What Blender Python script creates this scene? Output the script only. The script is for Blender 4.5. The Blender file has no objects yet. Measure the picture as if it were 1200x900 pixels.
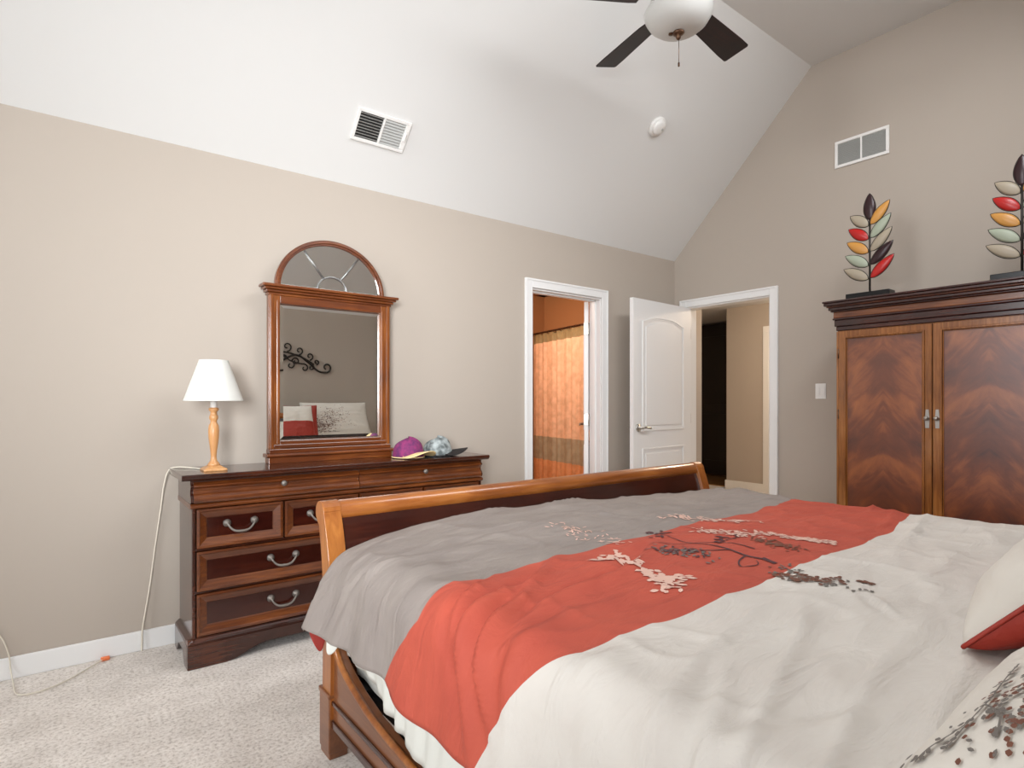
import bpy, bmesh, math, random
from mathutils import Vector, Matrix, noise
random.seed(7)
PI = math.pi
SC = bpy.context.scene
COL = SC.collection

# ------------------------------------------------------------------ camera
cam_d = bpy.data.cameras.new('camera'); cam = bpy.data.objects.new('camera', cam_d); COL.objects.link(cam)
cam_d.sensor_width = 36; cam_d.lens = 688 / 1200 * 36; cam_d.shift_y = 20.5 / 1200
cam_d.clip_start = .02
YAW = math.atan2(890, 688)                 # angle between the view and the +X axis
cam.location = (0, 0, 1.2)
cam.rotation_euler = (PI / 2, 0, YAW - PI / 2)
SC.camera = cam

# ------------------------------------------------------------------ room sizes
WA = 3.34       # dresser wall
WB = 4.462      # armoire wall
WL = -3.0       # window wall
WR = -.45       # headboard wall
ZC = 2.48; ZF = 3.71; YF = 2.106; YG = .784
TH = .12

# ------------------------------------------------------------------ world, lights, exposure
w = bpy.data.worlds.new('sky'); SC.world = w; w.use_nodes = True
bg = w.node_tree.nodes['Background']; bg.inputs[0].default_value = (.80, .88, 1, 1); bg.inputs[1].default_value = 1.6
def area(name, loc, rot, sx, sy, power, col):
    l = bpy.data.lights.new(name, 'AREA'); l.shape = 'RECTANGLE'; l.size = sx; l.size_y = sy
    l.energy = power; l.color = col
    o = bpy.data.objects.new(name, l); o.location = loc; o.rotation_euler = rot; COL.objects.link(o); return o
# daylight through four unseen openings; their places are guesses
WINL = (.3, 2.3, .85, 2.25)        # window in the window wall: y0,y1,z0,z1
WINR = (-1.55, -.25, 1.05, 2.3)       # window in the headboard wall: x0,x1,z0,z1
area('daylight_window_left', (WL - .10, (WINL[0] + WINL[1]) / 2, (WINL[2] + WINL[3]) / 2), (0, -PI / 2, 0), 1.35, 1.95, 26, (.93, .97, 1))
lr = area('daylight_window_rear', ((WINR[0] + WINR[1]) / 2 - .05, WR - .36, (WINR[2] + WINR[3]) / 2), (PI / 2, 0, math.radians(-33)), .9, 1.1, 22, (.93, .965, 1))
lr.data.spread = math.radians(62)  # beam narrowed and turned to brighten the middle of the dresser wall
SKY = (1.2, 3.5, .22, .70)           # unseen skylight added to brighten the room, in the rear slope: x0,x1,y0,y1
_my = (SKY[2] + SKY[3]) / 2
area('fill_skylight', ((SKY[0] + SKY[1]) / 2, _my - .10, ZC + (_my - WR) * (ZF - ZC) / (YG - WR) + .10), (math.atan2(ZF - ZC, YG - WR), 0, 0), 2.3, .62, 40, (.98, .99, 1))
WING = (1.0, 1.9, 2.62, 3.42)        # unseen gable window added to brighten the flat ceiling: y0,y1,z0,z1
area('fill_window_gable', (WL - .10, (WING[0] + WING[1]) / 2, (WING[2] + WING[3]) / 2), (0, -PI / 2, 0), .75, .85, 46, (.96, .98, 1))
def point(name, loc, power, col, r=.08):
    l = bpy.data.lights.new(name, 'POINT'); l.energy = power; l.color = col; l.shadow_soft_size = r
    o = bpy.data.objects.new(name, l); o.location = loc; COL.objects.link(o); return o
point('bathroom_lamp', (3.2, 4.5, 2.2), 44, (1, .89, .77))
point('hallway_fill', (6.0, 3.0, 2.25), 46, (1, .80, .60))  # added warm fill to brighten the hall, no fixture
SC.view_settings.view_transform = 'Standard'; SC.view_settings.look = 'None'
SC.view_settings.exposure = .52; SC.view_settings.gamma = 1; SC.view_settings.use_curve_mapping = False
SC.cycles.max_bounces = 10; SC.cycles.diffuse_bounces = 6; SC.cycles.use_denoising = True
SC.cycles.sample_clamp_indirect = 6

# ------------------------------------------------------------------ materials
def lin(c):
    return tuple(((v / 255) / 12.92 if v / 255 <= .04045 else ((v / 255 + .055) / 1.055) ** 2.4) for v in c) + (1,)
def mat(name, col, rough=.5, metal=0, coat=0, spec=.5, bump=0, bscale=50, bdist=.002, var=None, vscale=5):
    m = bpy.data.materials.new(name); m.use_nodes = True; N = m.node_tree; b = N.nodes['Principled BSDF']
    b.inputs['Base Color'].default_value = lin(col); b.inputs['Roughness'].default_value = rough
    b.inputs['Metallic'].default_value = metal; b.inputs['Coat Weight'].default_value = coat
    b.inputs['Coat Roughness'].default_value = .15
    b.inputs['Specular IOR Level'].default_value = spec
    tc = N.nodes.new('ShaderNodeTexCoord')
    if var:
        n = N.nodes.new('ShaderNodeTexNoise'); n.inputs['Scale'].default_value = vscale; n.inputs['Detail'].default_value = 4
        N.links.new(tc.outputs['Object'], n.inputs['Vector'])
        r = N.nodes.new('ShaderNodeValToRGB'); r.color_ramp.elements[0].position = .35; r.color_ramp.elements[1].position = .65
        r.color_ramp.elements[0].color = lin(col); r.color_ramp.elements[1].color = lin(var)
        N.links.new(n.outputs['Fac'], r.inputs['Fac']); N.links.new(r.outputs['Color'], b.inputs['Base Color'])
    if bump:
        n = N.nodes.new('ShaderNodeTexNoise'); n.inputs['Scale'].default_value = bscale; n.inputs['Detail'].default_value = 3
        N.links.new(tc.outputs['Object'], n.inputs['Vector'])
        bp = N.nodes.new('ShaderNodeBump'); bp.inputs['Strength'].default_value = bump; bp.inputs['Distance'].default_value = bdist
        N.links.new(n.outputs['Fac'], bp.inputs['Height']); N.links.new(bp.outputs['Normal'], b.inputs['Normal'])
    return m
def wood(name, cols, axis='X', rough=.3, coat=.4, scale=6, stretch=14, rot=None, fold=False):
    m = bpy.data.materials.new(name); m.use_nodes = True; N = m.node_tree; L = N.links; b = N.nodes['Principled BSDF']
    b.inputs['Roughness'].default_value = rough; b.inputs['Coat Weight'].default_value = coat; b.inputs['Coat Roughness'].default_value = .12
    tc = N.nodes.new('ShaderNodeTexCoord'); src = tc.outputs['Object']
    if fold:      # book-matched veneer: mirrored about the middle of the panel
        sp = N.nodes.new('ShaderNodeSeparateXYZ'); L.new(src, sp.inputs[0])
        ab = N.nodes.new('ShaderNodeMath'); ab.operation = 'ABSOLUTE'; L.new(sp.outputs['Y'], ab.inputs[0])
        cb = N.nodes.new('ShaderNodeCombineXYZ'); L.new(sp.outputs['X'], cb.inputs[0]); L.new(ab.outputs[0], cb.inputs[1]); L.new(sp.outputs['Z'], cb.inputs[2])
        src = cb.outputs[0]
    mp = N.nodes.new('ShaderNodeMapping')
    if rot: mp.inputs['Rotation'].default_value = rot
    L.new(src, mp.inputs['Vector'])
    mp2 = N.nodes.new('ShaderNodeMapping')
    s = [stretch] * 3; s['XYZ'.index(axis)] = 1
    mp2.inputs['Scale'].default_value = s
    L.new(mp.outputs[0], mp2.inputs['Vector'])
    n = N.nodes.new('ShaderNodeTexNoise'); n.inputs['Scale'].default_value = scale; n.inputs['Detail'].default_value = 6
    n.inputs['Roughness'].default_value = .6; n.inputs['Distortion'].default_value = .6
    L.new(mp2.outputs[0], n.inputs['Vector'])
    r = N.nodes.new('ShaderNodeValToRGB'); e = r.color_ramp.elements
    e[0].position = .3; e[0].color = lin(cols[0]); e[1].position = .72; e[1].color = lin(cols[-1])
    if len(cols) == 3: k = e.new(.5); k.color = lin(cols[1])
    n2 = N.nodes.new('ShaderNodeTexNoise'); n2.inputs['Scale'].default_value = 3.5; n2.inputs['Detail'].default_value = 2
    L.new(mp.outputs[0], n2.inputs['Vector'])
    mx = N.nodes.new('ShaderNodeMath'); mx.operation = 'MULTIPLY_ADD'; mx.inputs[1].default_value = .5
    L.new(n2.outputs['Fac'], mx.inputs[0])
    hf = N.nodes.new('ShaderNodeMath'); hf.operation = 'MULTIPLY'; hf.inputs[1].default_value = .5; L.new(n.outputs['Fac'], hf.inputs[0])
    L.new(hf.outputs[0], mx.inputs[2])
    L.new(mx.outputs[0], r.inputs['Fac']); L.new(r.outputs['Color'], b.inputs['Base Color'])
    return m
M = {}
M['wall'] = mat('wall_paint', (176, 165, 153), .75, bump=.12, bscale=120, bdist=.001)
M['ceil'] = mat('ceiling_paint', (218, 217, 214), .85, bump=.08, bscale=160, bdist=.001)
M['white'] = mat('white_trim', (228, 227, 225), .4)
M['carpet'] = None
M['cherry'] = wood('cherry_wood', [(28, 9, 5), (52, 20, 9), (90, 42, 18)], 'X', .22, .5)
M['cherryz'] = wood('cherry_wood_upright', [(28, 9, 5), (52, 20, 9), (90, 42, 18)], 'Z', .22, .5)
M['frame'] = wood('amber_cherry_wood', [(48, 20, 8), (90, 44, 17), (136, 76, 32)], 'X', .28, .4)
M['framez'] = wood('amber_cherry_wood_upright', [(48, 20, 8), (90, 44, 17), (136, 76, 32)], 'Z', .28, .4)
M['panel'] = wood('dark_red_veneer', [(30, 7, 4), (48, 14, 8), (72, 28, 14)], 'X', .2, .6)
M['honey'] = wood('honey_wood', [(98, 46, 15), (142, 80, 31), (184, 118, 56)], 'X', .3, .35, 4, 10)
M['honeyz'] = wood('honey_wood_upright', [(98, 46, 15), (142, 80, 31), (184, 118, 56)], 'Z', .3, .35, 4, 10)
M['mirz'] = wood('mirror_frame_wood_upright', [(74, 35, 10), (118, 62, 20), (156, 92, 36)], 'Z', .28, .4, 5)
M['mirx'] = wood('mirror_frame_wood', [(60, 24, 8), (98, 47, 16), (136, 76, 30)], 'X', .28, .4, 5)
M['railw'] = wood('bed_rail_wood', [(84, 44, 24), (112, 66, 38), (138, 88, 56)], 'Y', .3, .35, 4, 10)
M['veneer'] = wood('figured_veneer', [(58, 24, 14), (108, 52, 22), (166, 94, 42)], 'Z', .3, .8, 5.5, 3.2, rot=(math.radians(-40), 0, 0), fold=True)
M['veneer'].node_tree.nodes['Principled BSDF'].inputs['Coat Roughness'].default_value = .34
M['armx'] = wood('armoire_wood', [(74, 34, 16), (112, 62, 30), (150, 92, 46)], 'Y', .25, .45)
M['armz'] = wood('armoire_wood_upright', [(94, 50, 20), (140, 86, 38), (172, 114, 58)], 'Z', .25, .45)
M['armd'] = wood('armoire_dark_wood', [(36, 14, 12), (54, 22, 16), (80, 38, 24)], 'Y', .22, .5)
M['pine'] = wood('turned_pine', [(176, 120, 70), (196, 142, 90), (214, 166, 114)], 'Z', .35, .3)
M['blade'] = wood('dark_mahogany_blade', [(12, 2, 3), (24, 3, 5), (48, 7, 9)], 'X', .45, .05)
M['floorw'] = wood('hall_oak_floor', [(120, 84, 48), (150, 108, 64), (176, 132, 84)], 'X', .25, .3)
M['pewter'] = mat('pewter', (128, 121, 114), .5, .7)
M['nickel'] = mat('satin_nickel', (170, 165, 158), .3, .95)
M['bronze'] = mat('antique_bronze', (120, 92, 70), .35, .9, var=(74, 50, 38), vscale=30)
M['mirror'] = mat('silvered_glass', (236, 238, 236), .01, 1)
M['lead'] = mat('lead_came', (150, 150, 148), .35, .8)
M['shade'] = mat('linen_shade', (214, 214, 208), .8, bump=.2, bscale=300, bdist=.0006)
M['plastic'] = mat('white_plastic', (232, 230, 226), .35)
M['cord'] = mat('cream_cord', (214, 206, 190), .5)
M['grille'] = mat('grey_grille', (176, 176, 172), .5)
M['darkgap'] = mat('vent_dark', (40, 38, 36), .8)
M['black'] = mat('black_metal', (16, 15, 16), .25, .4)
M['grey_c'] = mat('taupe_cloth', (140, 130, 123), .8, bump=.15, bscale=500, bdist=.0005, var=(134, 124, 118), vscale=9)
M['red_c'] = mat('coral_cloth', (178, 76, 56), .75, bump=.15, bscale=500, bdist=.0005, var=(170, 70, 52), vscale=9)
M['cream_c'] = mat('cream_cloth', (204, 198, 190), .8, bump=.15, bscale=500, bdist=.0005, var=(198, 191, 183), vscale=7)
M['lining'] = mat('red_lining', (138, 34, 22), .7)
M['sheet'] = mat('white_sheet', (214, 214, 206), .8, bump=.15, bscale=60, bdist=.004)
M['pil_w'] = mat('white_pillow_cloth', (208, 202, 192), .8, bump=.25, bscale=70, bdist=.002)
M['pil_r'] = mat('brick_red_cloth', (150, 42, 26), .6, bump=.3, bscale=60, bdist=.004)
M['teal'] = mat('grey_green_cloth', (120, 134, 130), .8)
M['th_pink'] = mat('pale_thread', (214, 176, 160), .7)
M['th_dark'] = mat('plum_thread', (78, 40, 44), .6)
M['th_brown'] = mat('brown_thread', (106, 62, 44), .6)
M['th_grey'] = mat('grey_thread', (104, 98, 92), .6)
M['iron'] = mat('wrought_iron', (52, 48, 44), .45, .6)
M['curtain'] = None
M['bathwall'] = mat('bath_wall_paint', (168, 112, 66), .8)
M['dark'] = mat('dark_frame_metal', (22, 20, 20), .5, .3)
M['magenta'] = mat('magenta_cotton', (138, 44, 98), .8, var=(84, 34, 84), vscale=40)
M['yellow'] = mat('pale_yellow_cotton', (232, 206, 150), .8)
M['camo'] = mat('grey_camouflage_cotton', (170, 178, 178), .8, var=(86, 92, 92), vscale=32)
M['blackc'] = mat('black_cotton', (26, 20, 20), .8)
M['darkfill'] = wood('painted_hall_dark', [(12, 3, 3), (18, 5, 4), (34, 12, 8)], 'Z', .4, .2)  # near-black grain, stands in for the darkness at the hall's end
M['orange'] = mat('orange_plastic', (226, 120, 70), .5)
M['leaf_dark'] = mat('dark_plum_enamel', (44, 18, 22), .3, .1)
M['leaf_amber'] = mat('amber_enamel', (196, 140, 66), .35)
M['leaf_sage'] = mat('sage_enamel', (158, 166, 146), .4)
M['leaf_beige'] = mat('beige_enamel', (160, 148, 128), .4)
M['leaf_red'] = mat('red_enamel', (176, 24, 20), .3)
M['glassd'] = mat('frosted_glass_bowl', (206, 206, 202), .35)

def soft_creases(m, sc=(5, 16, 5), dist=.006):
    N = m.node_tree; L = N.links; b = N.nodes['Principled BSDF']; tc = N.nodes['Texture Coordinate']
    old = b.inputs['Normal'].links[0].from_node
    mp = N.nodes.new('ShaderNodeMapping'); mp.inputs['Scale'].default_value = sc; mp.inputs['Rotation'].default_value = (0, 0, .25)
    n = N.nodes.new('ShaderNodeTexNoise'); n.inputs['Scale'].default_value = 1; n.inputs['Detail'].default_value = 5; n.inputs['Distortion'].default_value = .8
    bp = N.nodes.new('ShaderNodeBump'); bp.inputs['Strength'].default_value = .8; bp.inputs['Distance'].default_value = dist*2.5
    L.new(tc.outputs['Object'], mp.inputs['Vector']); L.new(mp.outputs[0], n.inputs['Vector']); L.new(n.outputs['Fac'], bp.inputs['Height']); L.new(bp.outputs['Normal'], old.inputs['Normal'])
for k_ in ('grey_c', 'red_c', 'cream_c'): soft_creases(M[k_])
soft_creases(M['pil_w'], (7, 7, 7), .005); soft_creases(M['pil_r'], (16, 5, 9), .006)

def carpet():
    m = bpy.data.materials.new('beige_carpet'); m.use_nodes = True; N = m.node_tree; L = N.links; b = N.nodes['Principled BSDF']
    b.inputs['Roughness'].default_value = 1; b.inputs['Specular IOR Level'].default_value = .1
    tc = N.nodes.new('ShaderNodeTexCoord')
    n1 = N.nodes.new('ShaderNodeTexNoise'); n1.inputs['Scale'].default_value = 75; n1.inputs['Detail'].default_value = 5; n1.inputs['Roughness'].default_value = .75
    n2 = N.nodes.new('ShaderNodeTexNoise'); n2.inputs['Scale'].default_value = 7; n2.inputs['Detail'].default_value = 3
    for n in (n1, n2): L.new(tc.outputs['Object'], n.inputs['Vector'])
    r = N.nodes.new('ShaderNodeValToRGB'); e = r.color_ramp.elements
    e[0].position = .36; e[0].color = lin((186, 176, 167)); e[1].position = .62; e[1].color = lin((240, 234, 228))
    k = e.new(.48); k.color = lin((226, 218, 210))
    L.new(n1.outputs['Fac'], r.inputs['Fac'])
    r2 = N.nodes.new('ShaderNodeValToRGB'); e = r2.color_ramp.elements
    e[0].position = .3; e[0].color = (.84, .83, .82, 1); e[1].position = .7; e[1].color = (1, 1, 1, 1)
    L.new(n2.outputs['Fac'], r2.inputs['Fac'])
    mx = N.nodes.new('ShaderNodeMix'); mx.data_type = 'RGBA'; mx.blend_type = 'MULTIPLY'; mx.inputs[0].default_value = 1
    L.new(r.outputs['Color'], mx.inputs[6]); L.new(r2.outputs['Color'], mx.inputs[7]); L.new(mx.outputs[2], b.inputs['Base Color'])
    bp = N.nodes.new('ShaderNodeBump'); bp.inputs['Strength'].default_value = .6; bp.inputs['Distance'].default_value = .006
    L.new(n1.outputs['Fac'], bp.inputs['Height']); L.new(bp.outputs['Normal'], b.inputs['Normal'])
    return m
M['carpet'] = carpet()
def curtain_mat():     # peach cloth with a patterned band near the top and another lower down (woven bands)
    m = bpy.data.materials.new('peach_curtain_cloth'); m.use_nodes = True; N = m.node_tree; L = N.links; b = N.nodes['Principled BSDF']
    b.inputs['Roughness'].default_value = .7
    tc = N.nodes.new('ShaderNodeTexCoord'); sp = N.nodes.new('ShaderNodeSeparateXYZ'); L.new(tc.outputs['Object'], sp.inputs[0])
    r = N.nodes.new('ShaderNodeValToRGB'); r.color_ramp.interpolation = 'CONSTANT'
    mr = N.nodes.new('ShaderNodeMapRange'); mr.inputs['From Min'].default_value = 0; mr.inputs['From Max'].default_value = 2.0
    L.new(sp.outputs['Z'], mr.inputs['Value']); L.new(mr.outputs[0], r.inputs['Fac'])
    e = r.color_ramp.elements; e[0].position = 0; e[0].color = lin((222, 150, 96)); e[1].position = .265; e[1].color = lin((168, 148, 116))
    k = e.new(.395); k.color = lin((232, 182, 142)); k = e.new(.94); k.color = lin((150, 126, 84))
    n = N.nodes.new('ShaderNodeTexNoise'); n.inputs['Scale'].default_value = 14; n.inputs['Detail'].default_value = 3
    L.new(tc.outputs['Object'], n.inputs['Vector'])
    r2 = N.nodes.new('ShaderNodeValToRGB'); e = r2.color_ramp.elements; e[0].position = .35; e[0].color = (.72, .68, .64, 1); e[1].position = .6; e[1].color = (1, 1, 1, 1)
    L.new(n.outputs['Fac'], r2.inputs['Fac'])
    mx = N.nodes.new('ShaderNodeMix'); mx.data_type = 'RGBA'; mx.blend_type = 'MULTIPLY'; mx.inputs[0].default_value = .7
    L.new(r.outputs['Color'], mx.inputs[6]); L.new(r2.outputs['Color'], mx.inputs[7]); L.new(mx.outputs[2], b.inputs['Base Color'])
    return m
M['curtain'] = curtain_mat()

# ------------------------------------------------------------------ mesh helpers
class MB:
    def __init__(s): s.b = bmesh.new(); s.mi = 0; s.smooth = False
    def _f(s, vs):
        try:
            f = s.b.faces.new(vs)
        except ValueError: return None
        f.material_index = s.mi; f.smooth = s.smooth; return f
    def box(s, x0, x1, y0, y1, z0, z1):
        v = [s.b.verts.new(p) for p in ((x0,y0,z0),(x1,y0,z0),(x1,y1,z0),(x0,y1,z0),(x0,y0,z1),(x1,y0,z1),(x1,y1,z1),(x0,y1,z1))]
        for q in ((0,3,2,1),(4,5,6,7),(0,1,5,4),(1,2,6,5),(2,3,7,6),(3,0,4,7)): s._f([v[i] for i in q])
        return s
    def prism(s, pts, a, b, axis):
        """polygon pts (2-D) extruded along axis from a to b"""
        def p3(p, t):
            if axis == 'x': return (t, p[0], p[1])
            if axis == 'y': return (p[0], t, p[1])
            return (p[0], p[1], t)
        v0 = [s.b.verts.new(p3(p, a)) for p in pts]; v1 = [s.b.verts.new(p3(p, b)) for p in pts]
        n = len(pts); s._f(v0); s._f(v1[::-1])
        for i in range(n): s._f([v0[i], v1[i], v1[(i+1) % n], v0[(i+1) % n]])
        return s
    def ring(s, outer, inner, a, b, axis):
        """frame between two outlines of equal length, extruded"""
        def p3(p, t):
            if axis == 'x': return (t, p[0], p[1])
            if axis == 'y': return (p[0], t, p[1])
            return (p[0], p[1], t)
        n = len(outer)
        V = [[s.b.verts.new(p3(p, t)) for p in o] for o in (outer, inner) for t in (a, b)]
        for i in range(n):
            j = (i+1) % n
            s._f([V[0][i], V[0][j], V[2][j], V[2][i]]); s._f([V[1][i], V[3][i], V[3][j], V[1][j]])
            s._f([V[0][i], V[1][i], V[1][j], V[0][j]]); s._f([V[2][i], V[2][j], V[3][j], V[3][i]])
        return s
    def slope(s, outer, to, inner, ti, axis):
        def p3(p, t):
            if axis == 'x': return (t, p[0], p[1])
            if axis == 'y': return (p[0], t, p[1])
            return (p[0], p[1], t)
        n = len(outer); A = [s.b.verts.new(p3(p, to)) for p in outer]; B = [s.b.verts.new(p3(p, ti)) for p in inner]
        for i in range(n): s._f([A[i], A[(i+1) % n], B[(i+1) % n], B[i]])
        return s
    def lathe(s, prof, c, seg=32, M4=None, sq=0):
        """prof: (r, z) list; sq>0 makes it square-ish"""
        c = Vector(c); R = []
        sm = s.smooth; s.smooth = True
        for r, z in prof:
            row = []
            for k in range(seg):
                a = 2*PI*k/seg; q = 1
                if sq: q = 1/max(abs(math.cos(a)), abs(math.sin(a)))
                p = Vector((r*q*math.cos(a), r*q*math.sin(a), z))
                if M4: p = M4 @ p
                row.append(s.b.verts.new(c + p))
            R.append(row)
        for a, b in zip(R, R[1:]):
            for k in range(seg): s._f([a[k], a[(k+1) % seg], b[(k+1) % seg], b[k]])
        s._f(R[0][::-1]); s._f(R[-1]); s.smooth = sm
        return s
    def tube(s, pts, r, seg=8, closed=False, r2=None):
        pts = [Vector(p) for p in pts]; n = len(pts); R = []; sm = s.smooth; s.smooth = True
        up = None
        for i, p in enumerate(pts):
            if closed: d = pts[(i+1) % n] - pts[i-1]
            else: d = pts[min(i+1, n-1)] - pts[max(i-1, 0)]
            d.normalize()
            if up is None:
                up = Vector((0,0,1)) if abs(d.z) < .9 else Vector((1,0,0))
            a = d.cross(up).normalized(); up = a.cross(d).normalized()
            rr = r(i/(n-1)) if callable(r) else r
            R.append([s.b.verts.new(p + (a*math.cos(2*PI*k/seg) + up*math.sin(2*PI*k/seg)*(r2/rr if r2 else 1))*rr) for k in range(seg)])
        m = n if closed else n-1
        for i in range(m):
            a, b = R[i], R[(i+1) % n]
            for k in range(seg): s._f([a[k], a[(k+1) % seg], b[(k+1) % seg], b[k]])
        if not closed: s._f(R[0][::-1]); s._f(R[-1])
        s.smooth = sm
        return s
    def grid(s, rows, close_u=False):
        V = [[s.b.verts.new(p) for p in r] for r in rows]
        for a, b in zip(V, V[1:]):
            for k in range(len(a)-1): s._f([a[k], a[k+1], b[k+1], b[k]])
        return V
def wpos(o):
    p = Vector((0,0,0))
    while o: p += o.location; o = o.parent
    return p
def obj(name, mb, mats, parent=None, origin=None, bevel=0, seg=2, recalc=True):
    if recalc: bmesh.ops.recalc_face_normals(mb.b, faces=mb.b.faces)
    base = wpos(parent)
    org = Vector(origin) if origin else base
    bmesh.ops.translate(mb.b, verts=mb.b.verts, vec=-org)
    me = bpy.data.meshes.new(name); mb.b.to_mesh(me); mb.b.free()
    if not isinstance(mats, (list, tuple)): mats = [mats]
    for m in mats: me.materials.append(M[m])
    o = bpy.data.objects.new(name, me); o.location = org - base; COL.objects.link(o)
    if parent: o.parent = parent
    if bevel:
        b = o.modifiers.new('bevel', 'BEVEL'); b.width = bevel; b.segments = seg; b.limit_method = 'ANGLE'; b.angle_limit = math.radians(40)
    return o
def tag(o, label, cat, group=None):
    o['label'] = label; o['category'] = cat
    if group: o['group'] = group
    return o
def thing(name, label, cat, loc=(0,0,0), group=None):
    o = bpy.data.objects.new(name, None); o.empty_display_size = .05; o.location = loc; COL.objects.link(o)
    return tag(o, label, cat, group)
def struct(o): o['kind'] = 'structure'; return o
def sempty(name, loc=(0,0,0)):
    o = bpy.data.objects.new(name, None); o.location = loc; COL.objects.link(o); return struct(o)

# ------------------------------------------------------------------ THE SETTING
DA = (2.762, 3.497); DB = (2.425, 3.205); DH = 2.04      # door openings (x range in WA, y range in WB)
b = MB().box(WL, WB + TH, WR, WA + .02, -.06, 0); struct(obj('floor', b, 'carpet'))
b = MB()   # dresser wall
b.box(WL - TH, DA[0], WA, WA + TH, -.06, ZC + .12); b.box(DA[1], WB + TH, WA, WA + TH, -.06, ZC + .12); b.box(DA[0], DA[1], WA, WA + TH, DH, ZC + .12)
struct(obj('wall_left', b, 'wall'))
b = MB()   # armoire wall (gable)
b.box(WB, WB + TH, WR - TH, DB[0], -.06, ZC); b.box(WB, WB + TH, DB[1], WA, -.06, ZC); b.box(WB, WB + TH, DB[0], DB[1], DH, ZC)
b.prism([(WR, ZC), (WA, ZC), (YF, ZF), (YG, ZF)], WB, WB + TH, 'x')
struct(obj('wall_right', b, 'wall'))
b = MB()   # window wall
y0, y1, z0, z1 = WINL
b.box(WL - TH, WL, WR - TH, y0, -.06, ZC); b.box(WL - TH, WL, y1, WA, -.06, ZC)
b.box(WL - TH, WL, y0, y1, -.06, z0); b.box(WL - TH, WL, y0, y1, z1, ZC)
g0, g1, h0, h1 = WING
b.box(WL - TH, WL, WR, WA, ZC, ZC + .0005)
def zs(y): return ZC + (WA - y) * (ZF - ZC) / (WA - YF) if y > YF else (ZC + (y - WR) * (ZF - ZC) / (YG - WR) if y < YG else ZF)
b.prism([(WR, ZC), (g0, ZC), (g0, ZF), (YG, ZF)], WL - TH, WL, 'x'); b.prism([(g1, ZC), (WA, ZC), (YF, ZF), (g1, ZF)], WL - TH, WL, 'x')
b.box(WL - TH, WL, g0, g1, ZC, h0); b.box(WL - TH, WL, g0, g1, h1, ZF)
struct(obj('wall_front', b, 'wall'))
b = MB()   # headboard wall
x0, x1, z0, z1 = WINR
b.box(WL, x0, WR - TH, WR, -.06, ZC + .12); b.box(x1, WB, WR - TH, WR, -.06, ZC + .12)
b.box(x0, x1, WR - TH, WR, -.06, z0); b.box(x0, x1, WR - TH, WR, z1, ZC + .12)
struct(obj('wall_rear', b, 'wall'))
b = MB()
T = .1
def zr(y): return ZC + (y - WR) * (ZF - ZC) / (YG - WR)
b.prism([(WA + .001, ZC), (YF, ZF), (YG, ZF), (YG, ZF + T), (YF, ZF + T), (WA + .001, ZC + T)], WL - TH, WB + TH, 'x')
def rslope(ya, yb, xa, xb): b.prism([(ya, zr(ya)), (yb, zr(yb)), (yb, zr(yb) + T), (ya, zr(ya) + T)], xa, xb, 'x')
rslope(WR - .001, SKY[2], WL - TH, WB + TH); rslope(SKY[3], YG, WL - TH, WB + TH); rslope(SKY[2], SKY[3], WL - TH, SKY[0]); rslope(SKY[2], SKY[3], SKY[1], WB + TH)
struct(obj('ceiling', b, 'ceil'))
def base(name, boxes):
    b = MB()
    for q in boxes: b.box(*q)
    return struct(obj(name, b, 'white', bevel=.004))
BH = .095
base('baseboard_left', [(WL, DA[0] - .068, WA - .014, WA, 0, BH), (DA[1] + .068, WB, WA - .014, WA, 0, BH)])
base('baseboard_right', [(WB - .014, WB, WR, DB[0] - .066, 0, BH), (WB - .014, WB, DB[1] + .066, WA - .014, 0, BH)])
base('baseboard_front', [(WL, WL + .014, WR, WA - .014, 0, BH)])
base('baseboard_rear', [(WL + .014, WB - .014, WR, WR + .014, 0, BH)])

def window(n, axis, a0, a1, z0, z1, wpl, sgn):
    w_ = sempty('window_%d' % n)
    def bx(b, a, aa, d0, d1, z, zz):
        if axis == 'y': b.box(min(d0, d1), max(d0, d1), a, aa, z, zz)
        else: b.box(a, aa, min(d0, d1), max(d0, d1), z, zz)
    f = MB(); t = .05
    d0, d1 = wpl - sgn*.07, wpl - sgn*.02
    bx(f, a0, a1, d0, d1, z0, z0+t); bx(f, a0, a1, d0, d1, z1-t, z1); bx(f, a0, a0+t, d0, d1, z0+t, z1-t); bx(f, a1-t, a1, d0, d1, z0+t, z1-t)
    bx(f, a0+t, a1-t, d0, d1, (z0+z1)/2-.02, (z0+z1)/2+.02)
    obj('window_frame', f, 'white', w_, bevel=.004)
    c = MB(); k = .07
    d0, d1 = wpl, wpl + sgn*.018
    bx(c, a0-k, a1+k, d0, d1, z1, z1+k); bx(c, a0-k, a0, d0, d1, z0, z1); bx(c, a1, a1+k, d0, d1, z0, z1); bx(c, a0-k-.02, a1+k+.02, d0, wpl+sgn*.05, z0-.03, z0)
    obj('window_casing', c, 'white', w_, bevel=.004)
window(1, 'y', *WINL, WL, 1)
window(4, 'y', *WING, WL, 1)  # gable opening added for its light, out of view
window(2, 'x', *WINR, WR, 1)

w3 = sempty('window_3'); b = MB()  # frame of the added skylight, out of view
def sk(ya, yb, xa, xb): b.prism([(ya, zr(ya) - .015), (yb, zr(yb) - .015), (yb, zr(yb) + .02), (ya, zr(ya) + .02)], xa, xb, 'x')
sk(SKY[2], SKY[2] + .05, SKY[0], SKY[1]); sk(SKY[3] - .05, SKY[3], SKY[0], SKY[1]); sk(SKY[2] + .05, SKY[3] - .05, SKY[0], SKY[0] + .05); sk(SKY[2] + .05, SKY[3] - .05, SKY[1] - .05, SKY[1])
obj('window_frame', b, 'white', w3, bevel=.004)

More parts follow.
